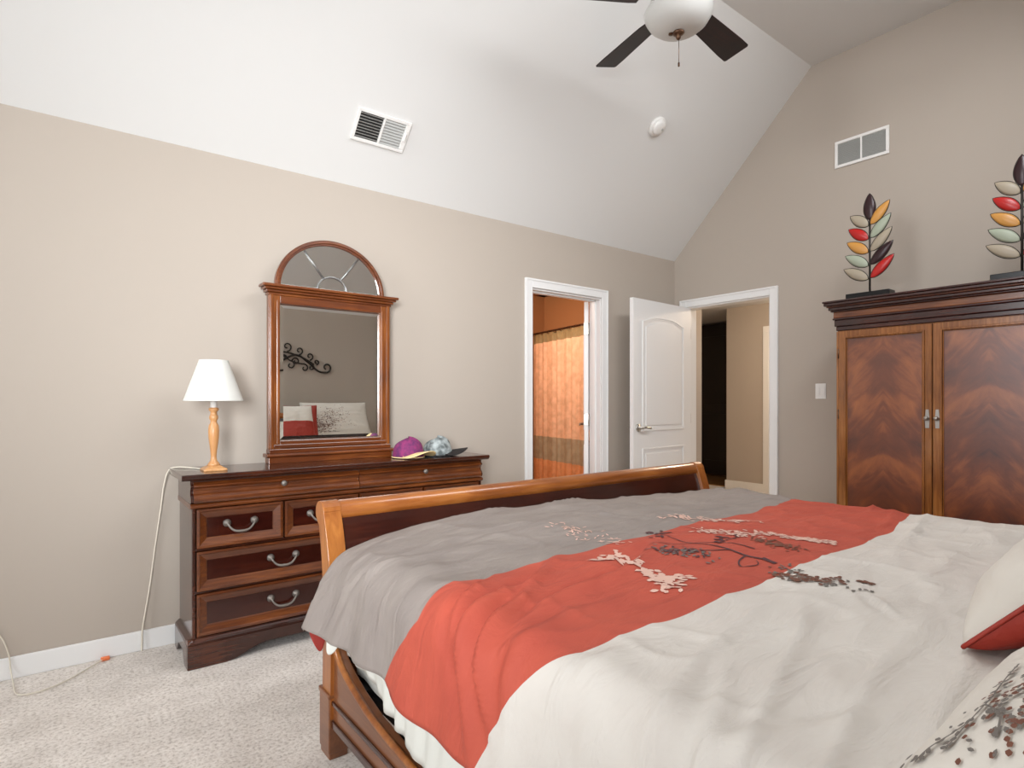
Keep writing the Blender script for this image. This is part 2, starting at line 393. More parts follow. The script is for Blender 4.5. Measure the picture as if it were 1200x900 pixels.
# ---- door 1 (to the bathroom, in the dresser wall)
def arch_panel(cx, w_, z0, z1, rise=0, inset=0, n=14):
    x0, x1 = cx - w_/2 + inset, cx + w_/2 - inset; z0 += inset; z1 -= inset
    pts = [(x0, z0), (x1, z0)]
    if rise:
        for i in range(n+1):
            t = i/n; x = x1 + (x0-x1)*t
            k = 1 - (2*t-1)**2
            k = k*k*(3-2*k)
            pts.append((x, z1 - rise + rise*k))
    else: pts += [(x1, z1), (x0, z1)]
    return pts
def door_leaf(name, parent, origin, ang, width, lever_side=True):
    """leaf along local +x from the hinge, thickness in y; returns mesh object"""
    b = MB(); t = .035; h = DH - .012
    b.box(0, width, 0, t, .012, h)
    cx = width/2; pw = width - .24
    for ys, sg in ((0, -1), (t, 1)):
        for (z0, z1, rise) in ((.96, h - .13, .045), (.22, .82, 0)):
            for (i0, i1, hh) in ((0, .011, .007), (.011, .024, .003)):
                b.ring(arch_panel(cx, pw, z0, z1, rise, i0), arch_panel(cx, pw, z0, z1, rise, i1), ys, ys + sg*hh, 'y')
            b.prism(arch_panel(cx, pw, z0, z1, rise, .045), ys, ys + sg*.006, 'y')
    o = obj(name, b, 'white', None, (0,0,0), bevel=.003)
    o.parent = parent; o.location = origin; o.rotation_euler = (0, 0, ang)
    hb = MB()
    for ys, sg in ((0, -1), (t, 1)):
        R = Matrix.Rotation(PI/2*(1 if sg < 0 else -1), 4, 'X')
        hb.lathe([(.001, 0), (.032, 0), (.032, .006), (.024, .012), (.011, .014), (.011, .05), (.001, .05)], (width - .065, ys, .99), 20, R)
        hb.tube([(width-.065, ys+sg*.045, .99), (width-.10, ys+sg*.05, .992), (width-.15, ys+sg*.05, .988), (width-.175, ys+sg*.046, .984)], .0085, 10)
    hd = obj('door_handle', hb, 'nickel', None, (0,0,0)); hd.parent = o; hd.location = (0, 0, 0)
    for z in (.25, 1.05, 1.80):
        k = MB(); k.box(-.004, .004, -.002, .034, z-.045, z+.045); k.tube([(-.005, -.004, z-.05), (-.005, -.004, z+.05)], .006, 8)
        hh = obj('hinge', k, 'nickel', None, (0,0,0)); hh.parent = o
    return o
d1 = sempty('door_1', (DA[0], WA, 0))
c = .066
b = MB()
b.box(DA[0]-c, DA[0], WA-.018, WA, 0, DH+c); b.box(DA[1], DA[1]+c, WA-.018, WA, 0, DH+c); b.box(DA[0], DA[1], WA-.018, WA, DH, DH+c)
b.box(DA[0]-c, DA[0]-c+.016, WA-.024, WA-.018, 0, DH+c); b.box(DA[1]+c-.016, DA[1]+c, WA-.024, WA-.018, 0, DH+c); b.box(DA[0]-c+.016, DA[1]+c-.016, WA-.024, WA-.018, DH+c-.016, DH+c)
obj('door_casing', b, 'white', d1, bevel=.003)
b = MB(); j = .012
b.box(DA[0], DA[0]+j, WA, WA+TH, 0, DH); b.box(DA[1]-j, DA[1], WA, WA+TH, 0, DH); b.box(DA[0]+j, DA[1]-j, WA, WA+TH, DH-j, DH)
b.box(DA[0]+j, DA[0]+j+.012, WA+.045, WA+.08, 0, DH-j); b.box(DA[1]-j-.012, DA[1]-j, WA+.045, WA+.08, 0, DH-j); b.box(DA[0]+j, DA[1]-j, WA+.045, WA+.08, DH-j-.012, DH-j)
obj('door_jamb', b, 'white', d1, bevel=.002)
door_leaf('door_leaf', d1, (DA[1]-.016-DA[0], TH+.006, 0), math.radians(44.5), .71)
# ---- door 2 (to the hallway, in the armoire wall)
d2 = sempty('door_2', (WB, DB[1], 0))
b = MB()
b.box(WB-.018, WB, DB[0]-c, DB[0], 0, DH+c); b.box(WB-.018, WB, DB[1], DB[1]+c, 0, DH+c); b.box(WB-.018, WB, DB[0], DB[1], DH, DH+c)
b.box(WB-.024, WB-.018, DB[0]-c, DB[0]-c+.016, 0, DH+c); b.box(WB-.024, WB-.018, DB[1]+c-.016, DB[1]+c, 0, DH+c); b.box(WB-.024, WB-.018, DB[0]-c+.016, DB[1]+c-.016, DH+c-.016, DH+c)
obj('door_casing', b, 'white', d2, bevel=.003)
b = MB()
b.box(WB, WB+TH, DB[0], DB[0]+j, 0, DH); b.box(WB, WB+TH, DB[1]-j, DB[1], 0, DH); b.box(WB, WB+TH, DB[0]+j, DB[1]-j, DH-j, DH)
obj('door_jamb', b, 'white', d2, bevel=.002)
door_leaf('door_leaf', d2, (-.012, -.012, 0), math.radians(184.2), .845)

# ---- bathroom beyond door 1
BX0, BX1, BY1 = 1.6, 4.72, 5.46
b = MB().box(BX0, BX1, WA+.02, BY1, -.06, 0); struct(obj('floor_bathroom', b, 'floorw'))
b = MB(); b.box(BX0-.1, BX0, WA+TH, BY1, 0, ZC); b.box(BX1, BX1+.1, WA+TH, BY1, 0, ZC); b.box(BX0-.1, BX1+.1, BY1, BY1+.1, 0, ZC)
struct(obj('wall_bathroom', b, 'bathwall'))
b = MB().box(BX0-.1, BX1+.1, WA+TH, BY1+.1, ZC, ZC+.1); struct(obj('ceiling_bathroom', b, 'bathwall'))
t = thing('shower_curtain', 'peach shower curtain with patterned bands, seen through the bathroom doorway', 'shower curtain', (4.4, 4.9, 0))
P0, P1 = Vector((4.50, 5.40, 0)), Vector((4.26, 4.05, 0))
rows = []
dv = (P1-P0); nv = Vector((-dv.y, dv.x, 0)).normalized()
for iz in range(14):
    z = .12 + (1.985-.12)*iz/13; r = []
    for k in range(121):
        u = k/120
        r.append(P0 + dv*u + nv*(.018*math.sin(u*2*PI*9) + .008*math.sin(u*2*PI*23+1)) + Vector((0,0,z)))
    rows.append(r)
b = MB(); b.smooth = True; b.grid(rows)
o = obj('cloth', b, 'curtain', t); sd = o.modifiers.new('thick', 'SOLIDIFY'); sd.thickness = .003
b = MB(); b.tube([P0 + Vector((0,.06,2.0)), P1 + dv.normalized()*.3 + Vector((0,0,2.0))], .012, 12)
for k in range(10):
    q = P0 + dv*(k+.5)/10 + Vector((0,0,1.995)); b.tube([q + nv*.018*math.cos(a) + Vector((0,0,.018*math.sin(a))) for a in [i*PI/5 for i in range(10)]], .0025, 6, True)
obj('curtain_rod', b, 'bronze', t)

# ---- hallway beyond door 2
b = MB().box(WB+TH, 7.42, .4, WA+TH, -.06, 0)
b.box(4.9, 7.42, WA+TH, 6.6, -.06, 0); struct(obj('floor_hallway', b, 'carpet'))
b = MB().box(7.42, 9.3, 4.3, 6.6, -.05, .012); struct(obj('floor_hallway', b, 'floorw'))
b = MB(); b.box(7.3, 7.42, .4, 4.60, 0, ZC); b.box(9.3, 9.4, 4.3, 6.6, 0, ZC); b.box(4.82, 9.4, 6.6, 6.7, 0, ZC); b.box(WB+TH, 7.3, .3, .4, 0, ZC)
b.box(7.42, 9.4, 4.2, 4.3, 0, ZC)
b.box(WB+TH, 4.85, WA-.02, WA+TH, 0, ZC); b.box(4.82, 4.90, WA+TH, 6.6, 0, ZC)
struct(obj('wall_hallway', b, 'wall'))
b = MB().box(WB+TH, 9.4, .3, 6.7, ZC, ZC+.1); struct(obj('ceiling_hallway', b, 'ceil'))
b = MB(); b.box(7.28, 7.3, 4.06, 4.615, 0, .12); b.box(7.28, 7.3, .4, 3.11, 0, .12); b.box(7.3, 7.42, 4.6, 4.615, 0, .12)
struct(obj('baseboard_hallway', b, 'white', bevel=.004))
b = MB(); b.box(7.275, 7.3, 3.98, 4.06, 0, 2.10); b.box(7.275, 7.3, 3.11, 3.19, 0, 2.10); b.box(7.275, 7.3, 3.11, 4.06, 2.10, 2.18)
struct(obj('trim_hallway', b, 'white', bevel=.004))
b = MB(); b.box(7.282, 7.3, 3.19, 3.98, .01, 2.10); b.box(7.274, 7.282, 3.31, 3.86, .2, .85); b.box(7.274, 7.282, 3.31, 3.86, 1.0, 1.95)
struct(obj('door_3', b, 'white', bevel=.004))
b = MB(); X4 = 8.4; b.box(X4, X4+.05, 4.9, 6.58, .02, 2.45)
for ya, yb in ((5.0, 5.7), (5.8, 6.5)):
    for za, zb in ((.25, 1.0), (1.15, 2.25)): b.box(X4-.015, X4, ya, yb, za, zb)
struct(obj('dark_doorway_fill', b, 'darkfill', bevel=.006))  # dark panelled slab standing in for the unlit doorway at the hall's end

# ---- wall and ceiling fittings
t = thing('light_switch', 'white double light switch plate on the taupe wall beside the hallway door', 'light switch', (WB, 2.038, 1.276))
b = MB().box(WB-.006, WB, 2.0, 2.076, 1.219, 1.333); obj('plate', b, 'plastic', t, bevel=.003)
for dy in (.019, -.019):
    b = MB().box(WB-.010, WB-.006, 2.038+dy-.012, 2.038+dy+.012, 1.245, 1.307); obj('rocker', b, 'plastic', t, bevel=.002)
t = thing('wall_vent', 'white framed return air grille high on the taupe gable wall', 'air vent', (WB, 1.76, 2.98))
y0, y1, z0, z1 = 1.584, 1.935, 2.884, 3.076
b = MB(); q = .02
b.box(WB-.012, WB, y0, y1, z0, z0+q); b.box(WB-.012, WB, y0, y1, z1-q, z1); b.box(WB-.012, WB, y0, y0+q, z0+q, z1-q); b.box(WB-.012, WB, y1-q, y1, z0+q, z1-q)
b.box(WB-.011, WB, (y0+y1)/2-.006, (y0+y1)/2+.006, z0+q, z1-q)
obj('frame', b, 'plastic', t, bevel=.002)
for ya, yb in ((y0+q, (y0+y1)/2-.006), ((y0+y1)/2+.006, y1-q)):
    b = MB()
    b.box(WB-.002, WB-.001, ya, yb, z0+q, z1-q)
    n = 15
    for k in range(n):
        z = z0+q + (z1-z0-2*q)*(k+.1)/n
        b.prism([(WB-.009, z), (WB-.007, z), (WB-.001, z+.008), (WB-.003, z+.008)], ya, yb, 'y')
    obj('grille', b, 'grille', t)
# sloped ceiling frame: origin on slope, u = +X, v = up slope, n = into room
SU = Vector((1,0,0)); SV = Vector((0, YF-WA, ZF-ZC)).normalized(); SN = Vector((0, -SV.z, SV.y)) ; SN = SN if SN.z < 0 else -SN
def slope_pt(y): return ZC + (WA - y)*(ZF-ZC)/(WA-YF)
def place_on_slope(o, x, y):
    o.location = (x, y, slope_pt(y)); o.rotation_euler = Matrix((SU, SV, SN)).transposed().to_euler() if SU.cross(SV).dot(SN) > 0 else Matrix((SU, -SV, SN)).transposed().to_euler()
def local(name, mb, mats, parent, bevel=0):
    o = obj(name, mb, mats, None, (0,0,0), bevel=bevel); o.parent = parent; return o
t = thing('ceiling_vent', 'rectangular white supply air register on the sloped ceiling above the mirror', 'air vent')
place_on_slope(t, 1.447, 3.083)
hw, hh = .16, .09
b = MB(); q = .018
b.box(-hw, hw, -hh, -hh+q, 0, .012); b.box(-hw, hw, hh-q, hh, 0, .012); b.box(-hw, -hw+q, -hh+q, hh-q, 0, .012); b.box(hw-q-.012, hw, -hh+q, hh-q, 0, .012); b.box(-.006, .006, -hh+q, hh-q, 0, .012)
b.box(hw-.024, hw-.019, -.02, .035, .012, .03)
local('frame', b, 'plastic', t, .002)
for xa, xb, ti, mm in ((-hw+q, -.006, -1, 'grille'), (.006, hw-q-.012, 1, 'grille')):
    b = MB(); b.mi = 1; b.box(xa, xb, -hh+q, hh-q, .0005, .0015); b.mi = 0; n = 9
    for k in range(n):
        y = -hh+q + (2*hh-2*q)*(k+.5)/n
        if ti < 0: b.prism([(y-.001, .002), (y+.001, .002), (y-.0035, .011), (y-.0055, .011)] if SV.z and False else [(y-.004, .002), (y-.002, .002), (y+.004, .011), (y+.002, .011)], xa, xb, 'x')
        else: b.prism([(y+.009, .002), (y+.007, .002), (y-.007, .011), (y-.005, .011)], xa, xb, 'x')
    local('grille', b, [mm, 'darkgap'], t)
t = thing('smoke_detector', 'round white smoke detector on the sloped ceiling below the fan', 'smoke detector')
place_on_slope(t, 3.36, 2.665)
b = MB().lathe([(.001, 0), (.068, 0), (.068, .012), (.062, .022), (.001, .022)], (0,0,0), 32); local('base', b, 'plastic', t)
b = MB().lathe([(.001, .02), (.052, .02), (.05, .034), (.040, .042), (.001, .044)], (0,0,0), 32); local('cover', b, 'plastic', t)
b = MB().lathe([(.001, .043), (.008, .043), (.008, .046), (.001, .046)], (.02,0,0), 12); local('test_button', b, 'grille', t)

# ------------------------------------------------------------------ CEILING FAN
FX, FY, FZ = 2.455, 1.815, 3.2
t = thing('ceiling_fan', 'ceiling fan with dark mahogany blades and white bowl light kit', 'ceiling fan', (FX, FY, ZF))
def lat(name, prof, mm, parent, seg=40): return obj(name, MB().lathe([(r, FZ + z) for r, z in prof], (FX, FY, 0), seg), mm, parent)
obj('canopy', MB().lathe([(.001, ZF), (.07, ZF), (.068, ZF-.02), (.045, ZF-.06), (.02, ZF-.075), (.001, ZF-.075)], (FX, FY, 0), 32), 'plastic', t)
obj('downrod', MB().tube([(FX, FY, ZF-.06), (FX, FY, FZ+.14)], .012, 16), 'plastic', t)
lat('motor_housing', [(.001, .16), (.03, .16), (.05, .145), (.11, .12), (.135, .08), (.135, .03), (.11, .005), (.08, -.005), (.001, -.005)], 'plastic', t)
lat('switch_housing', [(.001, .0), (.07, 0), (.075, -.03), (.10, -.045), (.10, -.055), (.001, -.055)], 'plastic', t)
bl = lat('glass_bowl', [(.165, -.05), (.168, -.056), (.163, -.075), (.145, -.105), (.115, -.13), (.07, -.147), (.03, -.152), (.001, -.152)], 'glassd', t)
lat('finial', [(.001, -.15), (.026, -.15), (.03, -.158), (.02, -.167), (.012, -.172), (.012, -.182), (.006, -.19), (.001, -.192)], 'bronze', t, 20)
b = MB()
b.tube([(FX-.02, FY+.03, FZ-.152), (FX-.02, FY+.03, FZ-.158)], .012, 10)
b.tube([(FX+.004, FY, FZ-.18), (FX+.004, FY, FZ-.30)], .0016, 6); b.lathe([(.001, 0), (.005, .004), (.005, .02), (.001, .026)], (FX+.004, FY, FZ-.325), 10)
obj('pull_chain', b, 'bronze', t)
A0 = 6
for k in range(5):
    a = math.radians(A0 + 72*k)
    R = Matrix.Translation((FX, FY, FZ)) @ Matrix.Rotation(a, 4, 'Z') @ Matrix.Rotation(math.radians(-13), 4, 'X')
    o_ = [( .20, -.052), (.24, -.060), (.55, -.074), (.625, -.074), (.635, -.066), (.635, .066), (.625, .074), (.55, .074), (.24, .060), (.20, .052)]
    b = MB(); b.prism(o_, -.003, .003, 'z'); bmesh.ops.transform(b.b, matrix=R, verts=b.b.verts)
    bo = obj('blade', b, 'blade', t, bevel=.002)
    b = MB(); b.prism([(.10, -.018), (.17, -.014), (.21, -.04), (.26, -.035), (.26, .035), (.21, .04), (.17, .014), (.10, .018)], .003, .008, 'z')
    bmesh.ops.transform(b.b, matrix=R, verts=b.b.verts); obj('blade_arm', b, 'bronze', bo)

# ------------------------------------------------------------------ DRESSER
DC = 1.262; DF = 2.965; DK = 3.30      # centre x, body front y, back y
t = thing('dresser', 'dark cherry dresser with drawers and bail pulls against the left wall', 'dresser', (DC, DF, 0))
hb, hp, ht = .787, .808, .832
b = MB()
b.mi = 1; b.box(DC-hb, DC+hb, DF+.012, DK, .10, .735)     # carcass
b.mi = 0
for sx in (-1, 1):   # front corner stiles
    xa, xb = sorted((DC+sx*hb, DC+sx*(hb-.014)))
    b.box(xa, xb, DF-.006, DF+.012, .13, .735)
for z in (.128, .335, .528): b.box(DC-hb+.014, DC+hb-.014, DF-.002, DF+.012, z-.006, z+.006)
obj('carcass', b, ['cherry', 'cherryz'], t, bevel=.003)
b = MB()
pr = [(DK, .735), (DF-.004, .735), (DF-.008, .742), (DF-.004, .75)]
b.prism([(DK, .715), (DF-.006, .715), (DF-.014, .722), (DF-.014, .730), (DF-.004, .738), (DK, .738)], DC-hb-.008, DC+hb+.008, 'x')
obj('waist_moulding', b, 'frame', t, bevel=.002)
b = MB()
b.prism([(DK, .845), (DF-.020, .845), (DF-.030, .852), (DF-.034, .862), (DF-.034, .868), (DF-.030, .873), (DK, .873)], DC-ht, DC+ht, 'x')
obj('top', b, 'cherry', t, bevel=.003)
b = MB()   # cove under the top, returning round the sides
prof = [(DF+.004, .738), (DF-.012, .742), (DF-.018, .752), (DF-.017, .764), (DF-.008, .776), (DF+.000, .784), (DF+.002, .795), (DF-.004, .806), (DF-.014, .815), (DF-.014, .822), (DF-.004, .826), (DF-.002, .845)]
b.prism([(DK, .738)] + [(y+.006, z) for y, z in prof] + [(DK, .845)], DC-hb-.006, DC+hb+.006, 'x')
obj('frieze', b, 'cherry', t)
# frieze drawers: same ogee, a little proud
for i in (0, 1):
    xa, xb = (DC-hb+.006, DC-.002) if i == 0 else (DC+.002, DC+hb-.006)
    b = MB(); b.prism([(DF+.01, .742)] + [(y-.002, z) for y, z in prof[1:-1]] + [(DF+.01, .842)], xa, xb, 'x')
    dr = obj('drawer', b, 'frame', t, ((xa+xb)/2, DF, .79))
    R = Matrix.Rotation(PI/2, 4, 'X')
    b = MB().lathe([(.001, 0), (.006, 0), (.006, .012), (.013, .018), (.014, .024), (.009, .030), (.001, .031)], ((xa+xb)/2, DF-.004, .803), 16, R)
    obj('knob', b, 'pewter', dr)
def bail(cx, z, par, y=DF-.018):
    b = MB(); R = Matrix.Rotation(PI/2, 4, 'X')
    for s in (-1, 1): b.lathe([(.001, 0), (.017, 0), (.018, .004), (.012, .009), (.008, .016), (.001, .018)], (cx+s*.06, y+.006, z+.012), 16, R)
    pts = []
    for k in range(15):
        u = -1 + 2*k/14
        pts.append((cx+.062*u, y-.010 - .010*(1-u*u), z+.014 - .042*(1-abs(u)**3.2)))
    b.tube(pts, lambda t_: .0045+.0025*(1-abs(2*t_-1)), 8)
    obj('handle', b, 'pewter', par)
def drawer(x0, x1, z0, z1):
    b = MB(); f = .034; cx, cz = (x0+x1)/2, (z0+z1)/2
    def rc(i): return [(x0+i, z0+i), (x1-i, z0+i), (x1-i, z1-i), (x0+i, z1-i)]
    b.slope(rc(0), DF+.012, rc(0), DF-.012, 'y'); b.slope(rc(0), DF-.012, rc(.010), DF-.014, 'y'); b.slope(rc(.010), DF-.014, rc(.014), DF-.010, 'y')
    b.slope(rc(.014), DF-.010, rc(.040), DF+.001, 'y'); b.slope(rc(.040), DF+.001, rc(.044), DF+.005, 'y')
    b.mi = 1; b.prism(rc(.044), DF+.012, DF+.005, 'y')
    d = obj('drawer', b, ['frame', 'panel'], t, (cx, DF, cz))
    bail(cx, cz, d, DF-.001)
    return d
wq = (2*(hb-.014) - .010) / 4
for k in range(4):
    xa = DC-hb+.014+.004 + k*(wq+.002); drawer(xa, xa+wq-.008, .536, .712)
for (z0, z1) in ((.342, .520), (.140, .328)):
    drawer(DC-hb+.018, DC-.004, z0, z1); drawer(DC+.004, DC+hb-.018, z0, z1)
b = MB()   # plinth with bracket feet
def plinth_poly(a, bb, ft=.16):
    L_ = bb-a; pts = [(a, 0), (a+ft*.8, 0)]
    for k in range(9):
        u = k/8; pts.append((a+ft*.8+ft*.9*u, .052*(u*u*(3-2*u))))
    for k in range(9):
        u = 1-k/8; pts.append((bb-ft*.8-ft*.9*u, .052*(u*u*(3-2*u))))
    return pts + [(bb-ft*.8, 0), (bb, 0), (bb, .108), (a, .108)]
b.prism(plinth_poly(DC-hp, DC+hp, .2), DF-.020, DF+.004, 'y')
for sx in (-1, 1):
    xa, xb = sorted((DC+sx*hp, DC+sx*(hp-.022)))
    b.prism(plinth_poly(DF+.004, DK, .07), xa, xb, 'x')
b.prism([(DF+.02, .108), (DF-.020, .108), (DF-.018, .114), (DF-.010, .120), (DF-.004, .130), (DF+.02, .130)], DC-hp+.002, DC+hp-.002, 'x')
for sx in (-1, 1):
    xe = DC+sx*hp; b.prism([(xe, .108), (xe-sx*.004, .116), (xe-sx*.014, .126), (xe-sx*.021, .130), (xe-sx*.03, .13), (xe-sx*.03, .108)], DF-.018, DK, 'y')
obj('plinth', b, 'cherry', t, bevel=.003)

# ---- dresser mirror
MC = 1.2195; MY = 3.235
t = thing('dresser_mirror', 'wooden framed mirror with half-round arched top standing on the dresser', 'mirror', (MC, MY, .873))
b = MB()
b.box(MC-.350, MC+.350, MY-.035, MY+.035, .873, .905)
b.prism([(MY-.035, .905), (MY-.046, .909), (MY-.048, .917), (MY-.040, .925), (MY+.035, .925), (MY+.035, .905)], MC-.362, MC+.362, 'x')
b.box(MC-.346, MC+.346, MY-.028, MY+.03, .925, .948)
obj('base', b, 'mirx', t, bevel=.003)
zg0, zg1 = .992, 1.722; gx = .288
for s in (-1, 1):
    b = MB(); xa, xb = sorted((MC+s*.346, MC+s*gx)); b.box(xa, xb, MY-.018, MY+.022, .948, 1.775)
    xa, xb = sorted((MC+s*.340, MC+s*.322)); b.box(xa, xb, MY-.026, MY-.018, .948, 1.765)
    xa, xb = sorted((MC+s*(gx+.004), MC+s*(gx+.018))); b.box(xa, xb, MY-.023, MY-.018, .975, 1.735)
    obj('stile', b, 'mirz', t, bevel=.003)
b = MB(); b.box(MC-gx, MC+gx, MY-.018, MY+.022, zg1, 1.775); obj('rail', b, 'mirx', t, bevel=.003)
b = MB(); b.box(MC-gx, MC+gx, MY-.018, MY+.022, .948, zg0); b.box(MC-.322, MC+.322, MY-.025, MY-.018, .955, .972)
obj('rail', b, 'mirx', t, bevel=.003)
b = MB(); cp = [(MY+.03, 1.765), (MY-.026, 1.765), (MY-.034, 1.775), (MY-.044, 1.782), (MY-.046, 1.790), (MY-.058, 1.796), (MY-.062, 1.806), (MY-.062, 1.816), (MY+.03, 1.816)]
for (z0, z1, e_) in ((1.762, 1.776, .352), (1.776, 1.790, .362), (1.790, 1.802, .374), (1.802, 1.817, .385)):
    b.box(MC-e_, MC+e_, MY-.018-(e_-.346)*1.1, MY+.03, z0, z1)
obj('cornice', b, 'mirx', t, bevel=.004)
# arch
ax, az = .312, .283
def arch(rx, rz, n=40): return [(MC+rx*math.cos(PI*k/n), 1.817+rz*math.sin(PI*k/n)) for k in range(n+1)]
b = MB(); b.smooth = False
o1, i1 = arch(ax, az), arch(ax-.030, az-.030)
b.prism(o1 + i1[::-1], MY-.012, MY+.016, 'y')
o2, i2 = arch(ax-.006, az-.006), arch(ax-.020, az-.020)
b.prism(o2 + i2[::-1], MY-.020, MY-.012, 'y')
obj('arch', b, 'mirx', t, bevel=.003)
b = MB(); b.prism(arch(ax-.028, az-.028), MY-.001, MY+.004, 'y'); obj('arch_glass', b, 'mirror', t)
b = MB()
b.tube([(MC+.085*math.cos(PI*k/20), MY-.005, 1.817+.08*math.sin(PI*k/20)) for k in range(21)], .005, 8)
for a in (56, 124):
    ca, sa = math.cos(math.radians(a)), math.sin(math.radians(a))
    b.tube([(MC+.085*ca, MY-.005, 1.817+.08*sa), (MC+.278*ca, MY-.005, 1.817+.25*sa)], .005, 8)
obj('came', b, 'lead', t)
# bevelled plate
b = MB(); g = .022
def rr(i, y): return [(MC-gx+i, y, zg0+i), (MC+gx-i, y, zg0+i), (MC+gx-i, y, zg1-i), (MC-gx+i, y, zg1-i)]
vo = [b.b.verts.new(p) for p in rr(0, MY+.0025)]; vi = [b.b.verts.new(p) for p in rr(g, MY)]; vb = [b.b.verts.new(p) for p in rr(0, MY+.008)]
b._f(vi)
for k in range(4): b._f([vo[k], vo[(k+1) % 4], vi[(k+1) % 4], vi[k]]); b._f([vb[k], vb[(k+1) % 4], vo[(k+1) % 4], vo[k]])
b._f(vb[::-1])
obj('glass', b, 'mirror', t)

# ---- lamp with its cord
LX, LY, LZ = .585, 3.075, .873
t = thing('table_lamp', 'turned wood table lamp with white cone shade on the left of the dresser', 'lamp', (LX, LY, LZ))
b = MB()
b.lathe([(.001, 0), (.050, 0), (.050, .008), (.046, .012), (.034, .018), (.026, .024), (.001, .026)], (LX, LY, LZ), 48, None, 1)
b.lathe([(.001, .02), (.030, .022), (.024, .034), (.015, .046), (.0125, .062), (.013, .075), (.017, .11), (.0225, .155), (.024, .19), (.021, .215), (.0145, .226), (.014, .236), (.019, .244), (.0195, .258), (.015, .264), (.014, .278), (.022, .286), (.022, .294), (.012, .300), (.001, .300)], (LX, LY, LZ), 32)
obj('body', b, 'pine', t)
b = MB().lathe([(.001, .298), (.015, .298), (.015, .365), (.001, .366)], (LX, LY, LZ), 20); obj('socket', b, 'plastic', t)
b = MB(); n = 64; rows = []
for z, r in ((.330, .129), (.333, .128), (.52, .064), (.523, .064)):
    rows.append([(LX + r*math.cos(2*PI*k/n), LY + r*math.sin(2*PI*k/n), LZ+z) for k in range(n+1)])
b.smooth = True; b.grid(rows); bmesh.ops.remove_doubles(b.b, verts=b.b.verts, dist=.0001)
o = obj('lamp_shade', b, 'shade', t, recalc=True); sd = o.modifiers.new('thick', 'SOLIDIFY'); sd.thickness = .003; sd.offset = -1
def smooth_path(P, n=8):
    P = [Vector(p) for p in P]; out = []
    for i in range(len(P)-1):
        p0, p1, p2, p3 = P[max(i-1, 0)], P[i], P[i+1], P[min(i+2, len(P)-1)]
        for k in range(n):
            u = k/n; out.append(.5*((2*p1)+(p2-p0)*u+(2*p0-5*p1+4*p2-p3)*u*u+(3*p1-p0-3*p2+p3)*u**3))
    out.append(P[-1]); return out
b = MB().tube(smooth_path([(LX-.03, LY+.03, .877), (.52, 3.2, .877), (.462, 3.27, .879), (.428, 3.30, .862), (.410, 3.315, .79), (.398, 3.325, .68), (.375, 3.328, .50), (.350, 3.322, .30), (.322, 3.316, .12), (.318, 3.312, .05), (.315, 3.30, .008)]), .0038, 8)
obj('cord', b, 'cord', t)
b = MB().tube(smooth_path([(-.30, 3.328, .275), (-.235, 3.325, .245), (-.19, 3.32, .185), (-.168, 3.318, .11), (-.162, 3.312, .05), (-.15, 3.25, .010), (-.13, 3.12, .008), (-.06, 3.10, .008), (.03, 3.15, .008), (.12, 3.25, .008), (.165, 3.30, .009)]), .0028, 8)
t = thing('power_cord', 'thin cream power cord drooping down the wall onto the carpet', 'power cord', (-.15, 3.25, 0))
obj('cable', b, 'cord', t)
b = MB().box(.155, .19, 3.293, 3.313, .002, .018); o = obj('plug', b, 'orange', t, bevel=.004); o['label'] = 'small orange plug end'

# ---- caps on the dresser
def cap(x, y, ang, label, name, crown, brim, under, s=1):
    t = thing(name, label, 'cap', (x, y, .873)); t.rotation_euler = (0, 0, ang)
    b = MB(); b.smooth = True; rows = []
    for j_ in range(13):
        v = j_/12*PI/2; r = .078*math.cos(v)**.8 if v < PI/2-.01 else .001
        row = []
        for k in range(37):
            a = 2*PI*k/36; sl = 1 - .03*abs(math.cos(a*3))**8
            z = .100*math.sin(v)*(1+.10*math.cos(a)) + .002 - .010*math.sin(v)*max(0, math.cos(a*2+1))
            sl *= 1 - .05*math.sin(a*2+v*4)*math.sin(v*2)
            row.append((r*1.12*math.cos(a)*sl*s, r*math.sin(a)*sl*s, z*s))
        rows.append(row)
    b.grid(rows); bmesh.ops.remove_doubles(b.b, verts=b.b.verts, dist=.0002)
    o = local('crown', b, crown, t); sd = o.modifiers.new('thick', 'SOLIDIFY'); sd.thickness = .002
    b = MB(); b.smooth = True; rows = []
    for j_ in range(7):
        u = j_/6; row = []
        for k in range(21):
            a = math.radians(-62 + 124*k/20)
            r0 = .080; ext = .072*math.cos(a*1.42)**.7 if abs(a*1.42) < PI/2 else 0
            rr_ = r0 + u*ext
            row.append((rr_*1.10*math.cos(a)*s, rr_*math.sin(a)*s, (.034 + .010*u - 4.6*(rr_*math.sin(a))**2)*s))
        rows.append(row)
    b.grid(rows); o = local('brim', b, [brim, under], t); sd = o.modifiers.new('thick', 'SOLIDIFY'); sd.thickness = .004; sd.material_offset = 0; 
    b = MB().lathe([(.001, 0), (.007, .001), (.006, .004), (.001, .005)], (0, 0, .094*s), 12); local('button', b, brim, t)
    b = MB(); b.tube([(.0795*1.12*math.cos(a)*s, .0795*math.sin(a)*s, .006*s) for a in [2*PI*k/36 for k in range(36)]], .003*s, 6, True); local('band', b, brim, t)
    return t
cap(1.61, 3.07, math.radians(-75), 'magenta baseball cap with pale yellow brim on the dresser beside the mirror', 'baseball_cap', 'magenta', 'yellow', 'yellow', 1.12)
cap(1.81, 3.08, math.radians(-30), 'grey camouflage cap with black brim at the right end of the dresser', 'baseball_cap', 'camo', 'blackc', 'blackc', 1.1)

